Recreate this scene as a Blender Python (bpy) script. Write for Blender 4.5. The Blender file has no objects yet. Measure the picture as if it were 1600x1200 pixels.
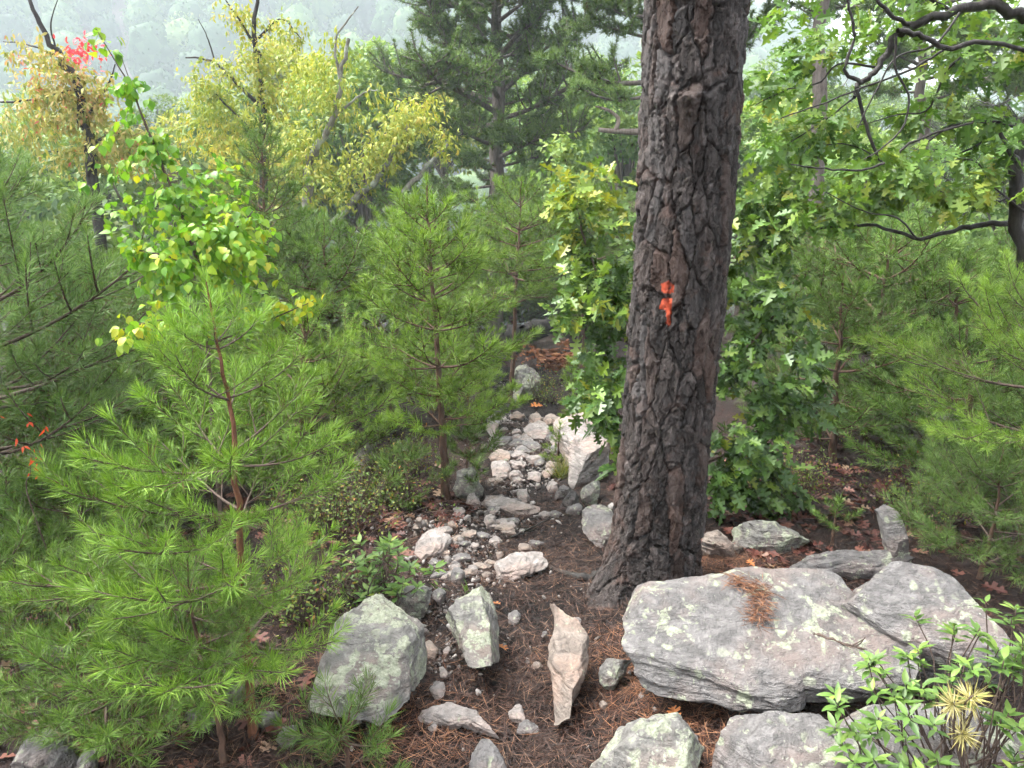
import bpy, math, random
import numpy as np
from mathutils import Matrix, Vector
rng = np.random.default_rng(7)
random.seed(7)
SC = bpy.context.scene
COL = SC.collection
R = math.radians

# ------------------------------------------------------------------ camera, sky, sun, exposure
CAMZ, PITCH, FPX = 1.6, R(15.0), 1180.0          # eye height, downward tilt, focal length in 1600-px-wide pixels
cd = bpy.data.cameras.new('camera'); cd.sensor_width = 36; cd.lens = FPX / 1600 * 36
cd.clip_start = 0.05; cd.clip_end = 3000
cam = bpy.data.objects.new('camera', cd); COL.objects.link(cam)
cam.location = (0, 0, CAMZ); cam.rotation_euler = (math.pi / 2 - PITCH, 0, 0)
SC.camera = cam
SUN_EL, SUN_AZ = R(60), R(-75)                   # azimuth measured from +Y towards +X
w = bpy.data.worlds.new('World'); SC.world = w; w.use_nodes = True
nt = w.node_tree; nt.nodes.clear()
sky = nt.nodes.new('ShaderNodeTexSky'); sky.sky_type = 'NISHITA'; sky.sun_disc = False
sky.sun_elevation = SUN_EL; sky.sun_rotation = SUN_AZ; sky.air_density = 1.0; sky.dust_density = 5.0; sky.ozone_density = 1.0
hs = nt.nodes.new('ShaderNodeHueSaturation'); hs.inputs['Saturation'].default_value = 0.22
bg = nt.nodes.new('ShaderNodeBackground'); bg.inputs['Strength'].default_value = 0.15
wo = nt.nodes.new('ShaderNodeOutputWorld')
nt.links.new(sky.outputs[0], hs.inputs['Color']); nt.links.new(hs.outputs[0], bg.inputs[0]); nt.links.new(bg.outputs[0], wo.inputs[0])
sd = bpy.data.lights.new('sun', 'SUN'); sd.energy = 1.45; sd.angle = R(25); sd.color = (1, .97, .93)
sun = bpy.data.objects.new('sun', sd); COL.objects.link(sun)
sdir = Vector((math.sin(SUN_AZ) * math.cos(SUN_EL), math.cos(SUN_AZ) * math.cos(SUN_EL), math.sin(SUN_EL)))
sun.rotation_euler = sdir.to_track_quat('Z', 'Y').to_euler(); sun.location = (0, 0, 60)
vs = SC.view_settings; vs.view_transform = 'Standard'; vs.look = 'None'; vs.exposure = 2.35; vs.gamma = 1; vs.use_curve_mapping = False
cy = SC.cycles
cy.use_adaptive_sampling = True; cy.adaptive_threshold = 0.035; cy.adaptive_min_samples = 12
cy.max_bounces = 5; cy.diffuse_bounces = 2; cy.glossy_bounces = 2; cy.transmission_bounces = 3; cy.volume_bounces = 1
cy.transparent_max_bounces = 4; cy.use_denoising = True; cy.caustics_reflective = False; cy.caustics_refractive = False
try: cy.denoiser = 'OPENIMAGEDENOISE'
except Exception: pass

HAZE = 0.0022
# ------------------------------------------------------------------ numpy noise
_perm = np.random.default_rng(3).permutation(256); _perm = np.concatenate([_perm, _perm, _perm])
_grad = np.random.default_rng(4).normal(size=(256, 3)); _grad /= np.linalg.norm(_grad, axis=1)[:, None]
def perlin(p):
    p = np.asarray(p, float); i = np.floor(p).astype(int); f = p - i; i &= 255
    u = f * f * f * (f * (f * 6 - 15) + 10); out = 0
    for dx in (0, 1):
        for dy in (0, 1):
            for dz in (0, 1):
                h = _perm[_perm[_perm[i[..., 0] + dx] + i[..., 1] + dy] + i[..., 2] + dz]
                g = _grad[h]
                d = (g * (f - (dx, dy, dz))).sum(-1)
                wgt = (u[..., 0] if dx else 1 - u[..., 0]) * (u[..., 1] if dy else 1 - u[..., 1]) * (u[..., 2] if dz else 1 - u[..., 2])
                out = out + wgt * d
    return out * 1.6
def fbm(p, octv=4, gain=.5):
    p = np.asarray(p, float); a, s, t = 1.0, 0, 0
    for k in range(octv):
        s = s + a * perlin(p + 17.3 * k); t += a; p = p * 2.03; a *= gain
    return s / t
def n2(x, y, s, o=3, seed=0):
    x = np.asarray(x, float); y = np.asarray(y, float)
    return fbm(np.stack([x * s, y * s, np.full_like(x, seed + .37)], -1), o)
def sstep(a, b, x):
    t = np.clip((x - a) / (b - a), 0, 1); return t * t * (3 - 2 * t)

# ------------------------------------------------------------------ terrain and pixel rays
def trail_x(y):
    return np.interp(y, [0, 1.8, 2.3, 2.9, 3.5, 4.3, 5.5, 7, 9, 14], [-.12, -.05, .04, .12, .16, .17, .13, .08, .1, .2])
def ridge(x, y):
    a = x / np.maximum(y, 20)
    return np.interp(a, [-1.2, -.7, -.05, .1, .35, .5, .9], [78, 92, 88, 50, 44, 20, 15])
def gz(x, y):
    x = np.asarray(x, float); y = np.asarray(y, float)
    d = np.maximum(0, y - 2.2)
    z = -0.10 * d - 0.24 * np.maximum(0, y - 14) * sstep(14, 24, y)
    z = np.maximum(z, -14 + .02 * (y - 60))
    H = ridge(x, y)
    up = sstep(80, 305, y)
    z = z + (H + 13) * up
    z = z + 5 * n2(x, y, .022, 3, 5) * sstep(50, 100, y)
    near = 1 - sstep(14, 40, y)
    z = z + near * (.07 * n2(x, y, .7, 3, 1) + .018 * n2(x, y, 4, 3, 2))
    tx = (x - trail_x(y)) / .5
    z = z - .07 * np.exp(-tx * tx) * (1 - sstep(8, 10, y)) * near
    side = sstep(.9, 2.6, np.abs(x - .1)) * near
    z = z - .10 * side * (x < 0)
    return z
def gz1(x, y): return float(gz(np.array([x]), np.array([y]))[0])
FW = np.array([0, math.cos(PITCH), -math.sin(PITCH)]); UPV = np.array([0, math.sin(PITCH), math.cos(PITCH)]); CAMP = np.array([0, 0, CAMZ])
def ray(px, py): return FW + np.array([1, 0, 0]) * (px - 800) / FPX + UPV * (600 - py) / FPX
def at(px, py, Y):
    d = ray(px, py); return CAMP + d * (Y / d[1])
def ground_at(px, py):
    d = ray(px, py); d = d / d[1]; lo, hi = .8, 60.
    for n in (260, 24, 24):
        y = np.geomspace(lo, hi, n); zz = CAMP[2] + d[2] * y - gz(d[0] * y, y)
        k = max(1, int(np.argmax(zz < 0))) if (zz < 0).any() else n - 1
        lo, hi = y[k - 1], y[k]
    return np.array([d[0] * hi, hi, gz1(d[0] * hi, hi)])

# ------------------------------------------------------------------ mesh helpers
def mesh_new(name, verts, polys, rnd=None, smooth=False, extra=None):
    """polys: list of int arrays (n,k); rnd: per-face float in the same order"""
    me = bpy.data.meshes.new(name); verts = np.asarray(verts, np.float32)
    me.vertices.add(len(verts)); me.vertices.foreach_set('co', verts.ravel())
    polys = [np.asarray(p, np.int32) for p in polys if len(p)]
    tot = np.concatenate([np.full(len(p), p.shape[1], np.int32) for p in polys])
    idx = np.concatenate([p.ravel() for p in polys])
    st = np.concatenate([[0], np.cumsum(tot)[:-1]]).astype(np.int32)
    me.loops.add(len(idx)); me.loops.foreach_set('vertex_index', idx)
    me.polygons.add(len(tot)); me.polygons.foreach_set('loop_start', st); me.polygons.foreach_set('loop_total', tot)
    if smooth: me.polygons.foreach_set('use_smooth', np.ones(len(tot), bool))
    if rnd is not None:
        a = me.attributes.new('rnd', 'FLOAT', 'FACE'); a.data.foreach_set('value', np.asarray(rnd, np.float32))
    if extra:
        for k, v in extra.items():
            a = me.attributes.new(k, 'FLOAT', 'POINT'); a.data.foreach_set('value', np.asarray(v, np.float32))
    me.update(calc_edges=True); me.validate()
    return me
def link(name, me, mat=None, parent=None, override=False):
    o = bpy.data.objects.new(name, me); COL.objects.link(o)
    if parent is not None: o.parent = parent
    if mat is not None:
        if not len(me.materials): me.materials.append(mat)
        if override or me.materials[0] is not mat:
            o.material_slots[0].link = 'OBJECT'; o.material_slots[0].material = mat
    return o
def tag(o, label=None, cat=None, group=None, kind=None):
    if label: o['label'] = label
    if cat: o['category'] = cat
    if group: o['group'] = group
    if kind: o['kind'] = kind
    return o
def empty(name, loc=(0, 0, 0)):
    o = bpy.data.objects.new(name, None); COL.objects.link(o); o.location = loc; o.empty_display_size = .1; return o
def unit(v): v = np.asarray(v, float); return v / np.maximum(np.linalg.norm(v, axis=-1, keepdims=True), 1e-9)
def resample(pts, n):
    """Catmull-Rom through points"""
    P = np.asarray(pts, float)
    if len(P) == 2: t = np.linspace(0, 1, n)[:, None]; return P[0] * (1 - t) + P[1] * t
    Q = np.vstack([2 * P[0] - P[1], P, 2 * P[-1] - P[-2]]); out = []
    for u in np.linspace(0, len(P) - 1 - 1e-6, n):
        k = int(u); t = u - k; a, b, c, d = Q[k:k + 4]
        out.append(.5 * (2 * b + (c - a) * t + (2 * a - 5 * b + 4 * c - d) * t * t + (3 * b - a - 3 * c + d) * t ** 3))
    return np.array(out)
class Geo:
    def __init__(s): s.v = []; s.p = {}; s.r = {}; s.n = 0
    def add(s, v, f, rnd=.5):
        f = np.asarray(f); k = f.shape[1]
        s.v.append(np.asarray(v)); s.p.setdefault(k, []).append(f + s.n)
        s.r.setdefault(k, []).append(np.broadcast_to(np.asarray(rnd, float), (len(f),))); s.n += len(v)
    def tube(s, pts, r, sides=6, rnd=.5, bump=0):
        pts = np.asarray(pts, float); n = len(pts); r = np.broadcast_to(np.asarray(r, float), (n,))
        t = unit(np.gradient(pts, axis=0)); ref = np.where(np.abs(t[:, 2:3]) > .9, [[1., 0, 0]], [[0, 0, 1.]])
        ref = np.broadcast_to(ref[0], t.shape)
        a = unit(np.cross(t, ref)); b = np.cross(t, a)
        th = np.linspace(0, 2 * math.pi, sides, endpoint=False)
        rr = r[:, None] * (1 + bump * rng.normal(size=(n, sides)))
        V = pts[:, None] + rr[..., None] * (np.cos(th)[None, :, None] * a[:, None] + np.sin(th)[None, :, None] * b[:, None])
        i = np.arange(n - 1)[:, None] * sides; j = np.arange(sides)[None]; j2 = (j + 1) % sides
        F = np.stack([i + j, i + j2, i + sides + j2, i + sides + j], -1).reshape(-1, 4)
        s.add(V.reshape(-1, 3), F, rnd)
    def mesh(s, name, smooth=False):
        ks = sorted(s.p)
        return mesh_new(name, np.vstack(s.v), [np.vstack(s.p[k]) for k in ks], np.concatenate([np.concatenate(s.r[k]) for k in ks]), smooth)

# ------------------------------------------------------------------ materials
def newmat(name):
    m = bpy.data.materials.new(name); m.use_nodes = True; t = m.node_tree; t.nodes.clear()
    out = t.nodes.new('ShaderNodeOutputMaterial'); b = t.nodes.new('ShaderNodeBsdfPrincipled'); t.links.new(b.outputs[0], out.inputs['Surface'])
    return m, t, b, out
def nd(t, typ, **kw):
    n = t.nodes.new('ShaderNode' + typ)
    for k, v in kw.items():
        if k.startswith('i_'): n.inputs[k[2:].replace('_', ' ')].default_value = v
        else: setattr(n, k, v)
    return n
def ramp(t, fac, stops, interp='LINEAR'):
    r = t.nodes.new('ShaderNodeValToRGB'); r.color_ramp.interpolation = interp; e = r.color_ramp.elements
    while len(e) < len(stops): e.new(.5)
    for x, (p, c) in zip(e, stops): x.position = p; x.color = (*c, 1) if len(c) == 3 else c
    t.links.new(fac, r.inputs[0]); return r.outputs[0]
def mixc(t, fac, a, b, mode='MIX'):
    n = t.nodes.new('ShaderNodeMix'); n.data_type = 'RGBA'; n.blend_type = mode
    for s, v in ((0, fac), (6, a), (7, b)):
        if isinstance(v, (int, float)): n.inputs[s].default_value = v
        elif isinstance(v, tuple): n.inputs[s].default_value = (*v, 1)
        else: t.links.new(v, n.inputs[s])
    return n.outputs[2]
def noise_n(t, co, scale, detail=4, rough=.55, dist=0):
    n = nd(t, 'TexNoise', i_Scale=scale, i_Detail=detail, i_Roughness=rough, i_Distortion=dist)
    if co is not None: t.links.new(co, n.inputs['Vector'])
    return n.outputs[0]
def bump(t, b, h, strength, dist):
    n = nd(t, 'Bump', i_Strength=strength, i_Distance=dist); t.links.new(h, n.inputs['Height']); t.links.new(n.outputs[0], b.inputs['Normal']); return n
def maprange(t, v, a, b, c=0., d=1.):
    n = t.nodes.new('ShaderNodeMapRange'); n.inputs[1].default_value = a; n.inputs[2].default_value = b; n.inputs[3].default_value = c; n.inputs[4].default_value = d
    t.links.new(v, n.inputs[0]); return n.outputs[0]
def attr(t, name): n = nd(t, 'Attribute', attribute_name=name); return n.outputs['Fac']
def foliage_mat(name, stops, trans=.3, rough=.45, spec=.4, objvar=.25):
    """stops: colour stops along the per-leaf value, mostly random, in some crowns with painted top light"""
    m, t, b, out = newmat(name)
    c = ramp(t, attr(t, 'rnd'), stops)
    oi = t.nodes.new('ShaderNodeObjectInfo')
    hv = nd(t, 'HueSaturation'); t.links.new(c, hv.inputs['Color'])
    t.links.new(maprange(t, oi.outputs['Random'], 0, 1, 1 - objvar, 1 + objvar), hv.inputs['Value'])
    c = hv.outputs[0]
    t.links.new(c, b.inputs['Base Color']); b.inputs['Roughness'].default_value = rough; b.inputs['Specular IOR Level'].default_value = spec
    if trans > 0:
        tr = t.nodes.new('ShaderNodeBsdfTranslucent'); ms = t.nodes.new('ShaderNodeMixShader'); ms.inputs[0].default_value = trans
        t.links.new(mixc(t, 1., c, (1.0, 1.0, .55), 'MULTIPLY'), tr.inputs[0])
        t.links.new(b.outputs[0], ms.inputs[1]); t.links.new(tr.outputs[0], ms.inputs[2]); t.links.new(ms.outputs[0], out.inputs['Surface'])
    return m
def wood_mat(name, c1, c2, scale=40, rough=.8, stretch=.25, lich=None):
    m, t, b, out = newmat(name)
    tc = nd(t, 'TexCoord'); mp = nd(t, 'Mapping'); mp.inputs['Scale'].default_value = (1, 1, stretch); t.links.new(tc.outputs['Object'], mp.inputs[0])
    n = noise_n(t, mp.outputs[0], scale, 5, .65, .3)
    c = ramp(t, n, [(.3, c1), (.7, c2)])
    if lich:
        n2_ = noise_n(t, tc.outputs['Object'], scale * .25, 5, .6)
        c = mixc(t, maprange(t, n2_, .5, .62), c, lich)
    t.links.new(c, b.inputs['Base Color']); b.inputs['Roughness'].default_value = rough; b.inputs['Specular IOR Level'].default_value = .25
    bump(t, b, n, .6, .01)
    return m
M = {}
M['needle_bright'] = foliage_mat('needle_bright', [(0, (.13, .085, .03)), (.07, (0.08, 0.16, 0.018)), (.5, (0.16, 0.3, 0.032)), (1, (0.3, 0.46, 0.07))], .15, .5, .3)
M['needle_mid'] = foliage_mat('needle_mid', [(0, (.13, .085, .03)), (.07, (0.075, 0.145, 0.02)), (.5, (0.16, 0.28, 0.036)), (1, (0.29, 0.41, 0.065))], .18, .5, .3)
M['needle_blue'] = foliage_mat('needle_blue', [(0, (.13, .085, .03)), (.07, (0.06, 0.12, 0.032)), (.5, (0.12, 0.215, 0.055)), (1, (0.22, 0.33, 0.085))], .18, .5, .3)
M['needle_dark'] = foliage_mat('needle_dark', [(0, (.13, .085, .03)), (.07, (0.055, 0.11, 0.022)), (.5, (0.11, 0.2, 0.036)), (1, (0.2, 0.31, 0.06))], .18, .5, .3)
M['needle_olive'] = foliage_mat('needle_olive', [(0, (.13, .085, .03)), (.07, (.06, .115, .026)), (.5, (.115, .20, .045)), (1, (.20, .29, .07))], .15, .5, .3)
M['needle_yellow'] = foliage_mat('needle_yellow', [(0, (.28, .25, .08)), (.6, (.42, .37, .14)), (1, (.52, .47, .24))], .15, .6, .2)
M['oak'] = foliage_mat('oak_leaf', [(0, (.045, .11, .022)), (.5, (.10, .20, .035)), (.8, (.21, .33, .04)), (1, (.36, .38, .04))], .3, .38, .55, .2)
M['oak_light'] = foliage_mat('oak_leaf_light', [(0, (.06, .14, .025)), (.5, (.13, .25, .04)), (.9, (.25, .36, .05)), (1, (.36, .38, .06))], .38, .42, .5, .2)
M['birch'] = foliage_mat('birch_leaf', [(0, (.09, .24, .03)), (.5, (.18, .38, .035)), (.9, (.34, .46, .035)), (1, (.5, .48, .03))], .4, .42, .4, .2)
M['yellow'] = foliage_mat('yellow_leaf', [(0, (.16, .26, .04)), (.4, (.30, .38, .06)), (.8, (.46, .46, .075)), (1, (.58, .46, .09))], .35, .5, .3, .15)
M['autumn'] = foliage_mat('autumn_leaf', [(0, (.18, .28, .06)), (.45, (.44, .42, .11)), (.75, (.56, .42, .16)), (.92, (.58, .27, .14)), (1, (.60, .12, .10))], .35, .5, .3, .15)
M['red'] = foliage_mat('red_leaf', [(0, (.50, .03, .06)), (1, (.70, .09, .12))], .35, .5, .3)
M['orange_red'] = foliage_mat('orange_red_leaf', [(0, (.7, .08, .03)), (1, (.75, .14, .05))], .35, .5, .3)
M['green_tree'] = foliage_mat('green_tree_leaf', [(0, (.08, .17, .045)), (.5, (.15, .26, .06)), (1, (.28, .37, .08))], .3, .5, .3, .3)
M['far'] = foliage_mat('far_leaf', [(0, (.012, .035, .015)), (.35, (.04, .09, .03)), (.7, (.13, .21, .06)), (.9, (.24, .30, .09)), (1, (.36, .28, .09))], .1, .7, .1, .0)
M['laurel'] = foliage_mat('laurel_leaf', [(0, (.055, .12, .025)), (.6, (.12, .22, .04)), (.9, (.22, .33, .055)), (1, (.36, .40, .07))], .3, .45, .45, .2)
M['blueberry'] = foliage_mat('blueberry_leaf', [(0, (.07, .12, .03)), (.6, (.13, .20, .04)), (.9, (.24, .26, .05)), (1, (.35, .16, .06))], .3, .5, .3, .25)
M['grass'] = foliage_mat('grass_blade', [(0, (.12, .2, .04)), (.6, (.25, .3, .06)), (1, (.42, .34, .10))], .25, .55, .3)
M['dead_fern'] = foliage_mat('dead_fern', [(0, (.10, .04, .022)), (.6, (.20, .08, .04)), (1, (.36, .19, .10))], .2, .7, .2)
M['litter_needle'] = foliage_mat('litter_needle', [(0, (.015, .009, .007)), (.5, (.042, .021, .014)), (.85, (.09, .043, .027)), (1, (.22, .13, .08))], 0, .6, .35, 0)
M['litter_orange'] = foliage_mat('litter_orange', [(0, (.06, .026, .016)), (.5, (.15, .062, .032)), (1, (.32, .16, .08))], 0, .6, .35, 0)
M['litter_leaf'] = foliage_mat('litter_leaf', [(0, (.05, .018, .014)), (.5, (.11, .035, .025)), (.9, (.19, .075, .05)), (1, (.4, .28, .18))], .1, .5, .4, 0)
M['fallen'] = foliage_mat('fallen_leaf', [(0, (.5, .17, .05)), (1, (.6, .25, .09))], .2, .5, .3, .35)
M['bark_pine'] = wood_mat('young_pine_bark', (.05, .03, .022), (.16, .095, .065), 60)
M['bark_red'] = wood_mat('red_pine_bark', (.07, .03, .018), (.22, .10, .055), 60)
M['bark_dark'] = wood_mat('dark_wet_bark', (.012, .010, .009), (.048, .041, .036), 45, .5, .3)
M['bark_grey'] = wood_mat('grey_pine_bark', (.07, .055, .045), (.2, .17, .15), 25)
M['bark_lichen'] = wood_mat('lichened_bark', (.10, .09, .075), (.26, .25, .21), 20, .8, .5, (.40, .43, .36))
M['twig'] = wood_mat('twig_bark', (.05, .035, .028), (.14, .10, .08), 60)
M['dead'] = wood_mat('dead_wood', (.10, .08, .065), (.30, .25, .21), 40, .85, .15)
M['burnt'] = wood_mat('blackened_wood', (.012, .011, .010), (.05, .045, .04), 30, .7, .15)

def rock_mat(name, base, lichen=.5, warm=.0, wet=.0):
    m, t, b, out = newmat(name)
    tc = nd(t, 'TexCoord'); co = tc.outputs['Object']
    big = noise_n(t, co, 4, 5, .6); mid = noise_n(t, co, 22, 6, .65, .4); fine = noise_n(t, co, 160, 3, .7)
    d = tuple(x * .52 for x in base); l = tuple(min(1, x * 1.35) for x in base)
    c = ramp(t, mid, [(.30, d), (.45, tuple(x * .8 for x in base)), (.55, base), (.68, l)])
    c = mixc(t, maprange(t, big, .46, .62, 0, .7), c, (base[0] * 1.15, base[1] * .93, base[2] * .84))
    c = mixc(t, maprange(t, noise_n(t, co, 7, 6, .7, .8), .54, .66, 0, .6), c, tuple(x * .42 for x in base))
    mp = nd(t, 'Mapping'); mp.inputs['Scale'].default_value = (1.0, 1.0, 7); mp.inputs['Rotation'].default_value = (.7, .5, .3); t.links.new(co, mp.inputs[0])
    st = noise_n(t, mp.outputs[0], 9, 6, .6, .5)
    c = mixc(t, maprange(t, st, .52, .62, 0, .6), c, d)
    # lichen crusts: round-edged patches of several sizes gated by a slow noise, plus small specks
    wn = nd(t, 'TexNoise', i_Scale=30., i_Detail=3.); t.links.new(co, wn.inputs['Vector'])
    vm = nd(t, 'VectorMath', operation='SCALE'); vm.inputs['Scale'].default_value = .05; t.links.new(wn.outputs['Color'], vm.inputs[0])
    va = nd(t, 'VectorMath', operation='ADD'); t.links.new(co, va.inputs[0]); t.links.new(vm.outputs[0], va.inputs[1])
    def spots(scale, thr, gate_lo, gate_hi):
        v = nd(t, 'TexVoronoi', i_Scale=scale); t.links.new(va.outputs[0], v.inputs['Vector'])
        sp = nd(t, 'SeparateColor'); t.links.new(v.outputs['Color'], sp.inputs[0])
        gt = nd(t, 'Math', operation='MULTIPLY'); gt.inputs[1].default_value = thr; t.links.new(sp.outputs[0], gt.inputs[0])
        ls = nd(t, 'Math', operation='SUBTRACT'); t.links.new(gt.outputs[0], ls.inputs[0]); t.links.new(v.outputs['Distance'], ls.inputs[1])
        s1 = maprange(t, ls.outputs[0], .0, .14)
        g = maprange(t, noise_n(t, co, 5.5, 4, .6), gate_lo, gate_hi)
        mm = nd(t, 'Math', operation='MULTIPLY'); t.links.new(s1, mm.inputs[0]); t.links.new(g, mm.inputs[1]); return mm.outputs[0]
    lc = ramp(t, noise_n(t, co, 60, 4, .7), [(.3, (.20, .215, .15)), (.5, (.34, .365, .265)), (.7, (.46, .48, .37))])
    patch = maprange(t, noise_n(t, co, 9, 7, .68, .6), .69 - .17 * lichen, .72 - .17 * lichen)
    brk = maprange(t, noise_n(t, co, 75, 4, .7), .36, .48)
    pm = nd(t, 'Math', operation='MULTIPLY'); t.links.new(patch, pm.inputs[0]); t.links.new(brk, pm.inputs[1])
    c = mixc(t, pm.outputs[0], c, lc)
    c = mixc(t, spots(24, .5 * lichen + .2, .40, .52), c, lc)
    c = mixc(t, spots(70, .42 * lichen + .08, .40, .52), c, (.33, .345, .28))
    t.links.new(c, b.inputs['Base Color'])
    b.inputs['Roughness'].default_value = .62 - .2 * wet; b.inputs['Specular IOR Level'].default_value = .35
    hh = nd(t, 'Math', operation='MULTIPLY_ADD'); hh.inputs[1].default_value = .35; t.links.new(fine, hh.inputs[0]); t.links.new(mid, hh.inputs[2])
    h2 = nd(t, 'Math', operation='ADD'); t.links.new(hh.outputs[0], h2.inputs[0]); t.links.new(st, h2.inputs[1])
    bump(t, b, h2.outputs[0], 1.0, .03)
    return m
M['rock_grey'] = rock_mat('grey_lichened_rock', (.205, .195, .188), .6)
M['rock_lichen'] = rock_mat('heavily_lichened_rock', (.22, .212, .195), 1.0)
M['rock_pale'] = rock_mat('pale_pinkish_rock', (.36, .325, .30), .25)
M['rock_tan'] = rock_mat('tan_rock', (.31, .26, .22), .3)
M['rock_dark'] = rock_mat('dark_wet_rock', (.12, .115, .11), .35, wet=1)

def ground_mat(name, c0, c1, c2, scale):
    m, t, b, out = newmat(name)
    tc = nd(t, 'TexCoord'); co = tc.outputs['Object']
    a = noise_n(t, co, scale, 6, .7, .6); f = noise_n(t, co, scale * 9, 4, .7); g = noise_n(t, co, .9, 4, .6)
    c = ramp(t, a, [(.3, c0), (.52, c1), (.75, c2)])
    c = mixc(t, maprange(t, f, .35, .7, .0, .55), c, tuple(x * .45 for x in c1))
    c = mixc(t, maprange(t, g, .45, .65, 0, .6), c, c0)
    t.links.new(c, b.inputs['Base Color']); b.inputs['Roughness'].default_value = .75; b.inputs['Specular IOR Level'].default_value = .3
    hh = nd(t, 'Math', operation='ADD'); t.links.new(a, hh.inputs[0]); t.links.new(f, hh.inputs[1])
    bump(t, b, hh.outputs[0], 1.0, .03); return m
M['forest_floor'] = ground_mat('forest_floor', (.014, .008, .006), (.038, .019, .014), (.085, .042, .028), 14)
M['trail_soil'] = ground_mat('trail_soil', (.005, .0032, .0025), (.013, .0082, .0064), (.042, .028, .022), 18)
m, t, b, out = newmat('gravel')
c = ramp(t, attr(t, 'rnd'), [(0, (.07, .06, .052)), (.5, (.18, .16, .145)), (1, (.38, .355, .33))])
t.links.new(c, b.inputs['Base Color']); b.inputs['Roughness'].default_value = .65; M['gravel'] = m

# ------------------------------------------------------------------ ground sheet, trail
tx_ = np.linspace(-1, 1, 380); gx = 6.5 * tx_ + 240 * np.sign(tx_) * np.abs(tx_) ** 7
ty_ = np.linspace(0, 1, 420); gy = -5 + 17 * ty_ + 315 * ty_ ** 6
GX, GY = np.meshgrid(gx, gy)
GZ = gz(GX, GY)
nx, ny = len(gx), len(gy)
i = np.arange(ny - 1)[:, None] * nx; j = np.arange(nx - 1)[None]
F = np.stack([i + j, i + j + 1, i + nx + j + 1, i + nx + j], -1).reshape(-1, 4)
g = link('ground', mesh_new('ground', np.stack([GX, GY, GZ], -1).reshape(-1, 3), [F], smooth=True), M['forest_floor'])
tag(g, 'dark brown forest floor sloping down into the valley', 'ground', kind='structure')
ys = np.linspace(.6, 9.5, 260); us = np.linspace(-1, 1, 36)
YY, UU = np.meshgrid(ys, us, indexing='ij')
wl = np.interp(ys, [0, 2, 3, 4, 6, 9.5], [.6, .62, .62, .5, .42, .35])
edge = 1 + .22 * fbm(np.stack([YY * 3, UU * .2 + np.sign(UU) * 9, YY * 0 + .5], -1), 3)
XX = trail_x(YY) + UU * wl[:, None] * edge
ZZ = gz(XX, YY) + .006 - .03 * sstep(.85, 1, np.abs(UU)) + .012 * n2(XX, YY, 9, 4, 9)
i = np.arange(len(ys) - 1)[:, None] * len(us); j = np.arange(len(us) - 1)[None]
F = np.stack([i + j, i + j + 1, i + len(us) + j + 1, i + len(us) + j], -1).reshape(-1, 4)
g = link('trail', mesh_new('trail', np.stack([XX, YY, ZZ], -1).reshape(-1, 3), [F], smooth=True), M['trail_soil'])
tag(g, 'dark soil footpath running away downhill between the rocks', 'trail', kind='structure')

# ------------------------------------------------------------------ the big foreground pine trunk
TY = 3.02
tp = [(1150, -900), (1118, -420), (1086, 0), (1077, 200), (1064, 400), (1048, 600), (1034, 750), (1025, 830), (1014, 900), (1006, 960)]
tw = [100, 88, 79, 76.5, 72.5, 69, 68, 68, 71, 73]
cz = []; cx = []; cr = []
for (px, py), hw in zip(tp, tw):
    P = at(px, py, TY); dep = P @ FW - CAMP @ FW; cz.append(P[2]); cx.append(P[0]); cr.append(hw * dep / FPX)
o_ = np.argsort(cz); cz = np.array(cz)[o_]; cx = np.array(cx)[o_]; cr = np.array(cr)[o_]
tg = gz1(cx[1], TY)
def trunk_surface(zv, th, disp):
    """zv: heights, th: angles (arrays of equal shape), disp: outward offset"""
    c = np.interp(zv, cz, cx); r = np.interp(zv, cz, cr)
    h = zv - tg
    lobes = .5 + .5 * np.cos(th * 5 + .8) ; toe = np.exp(-((np.angle(np.exp(1j * (th - R(218))))) / .62) ** 2)
    toe2 = np.exp(-((np.angle(np.exp(1j * (th - R(330))))) / .5) ** 2)
    fl = np.exp(-np.maximum(h + .08, 0) / .13)
    r = r * (1 + fl * (.10 + .12 * lobes + 1.0 * toe + .22 * toe2)) + .012 * n2(th * 1.5, zv * 1.3, 1.5, 2, 3)
    rr = r + disp
    return np.stack([c + rr * np.cos(th), TY + rr * np.sin(th), zv], -1)
NT, NZ = 320, 700
zb, zt = tg - .28, 2.75
zs = np.linspace(zb, zt, NZ); ths = np.linspace(0, 2 * math.pi, NT, endpoint=False)
Zg, Tg = np.meshgrid(zs, ths, indexing='ij')
arc = Tg * .2; CIRC = 2 * math.pi * .2
wx = .014 * fbm(np.stack([np.cos(Tg) * 2, np.sin(Tg) * 2, Zg * 7], -1), 4); wz = .03 * fbm(np.stack([np.cos(Tg) * 2 + 5, np.sin(Tg) * 2, Zg * 5], -1), 3)
wx = wx + .012 * fbm(np.stack([np.cos(Tg) * 8, np.sin(Tg) * 8, Zg * 34], -1), 4)
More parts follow.
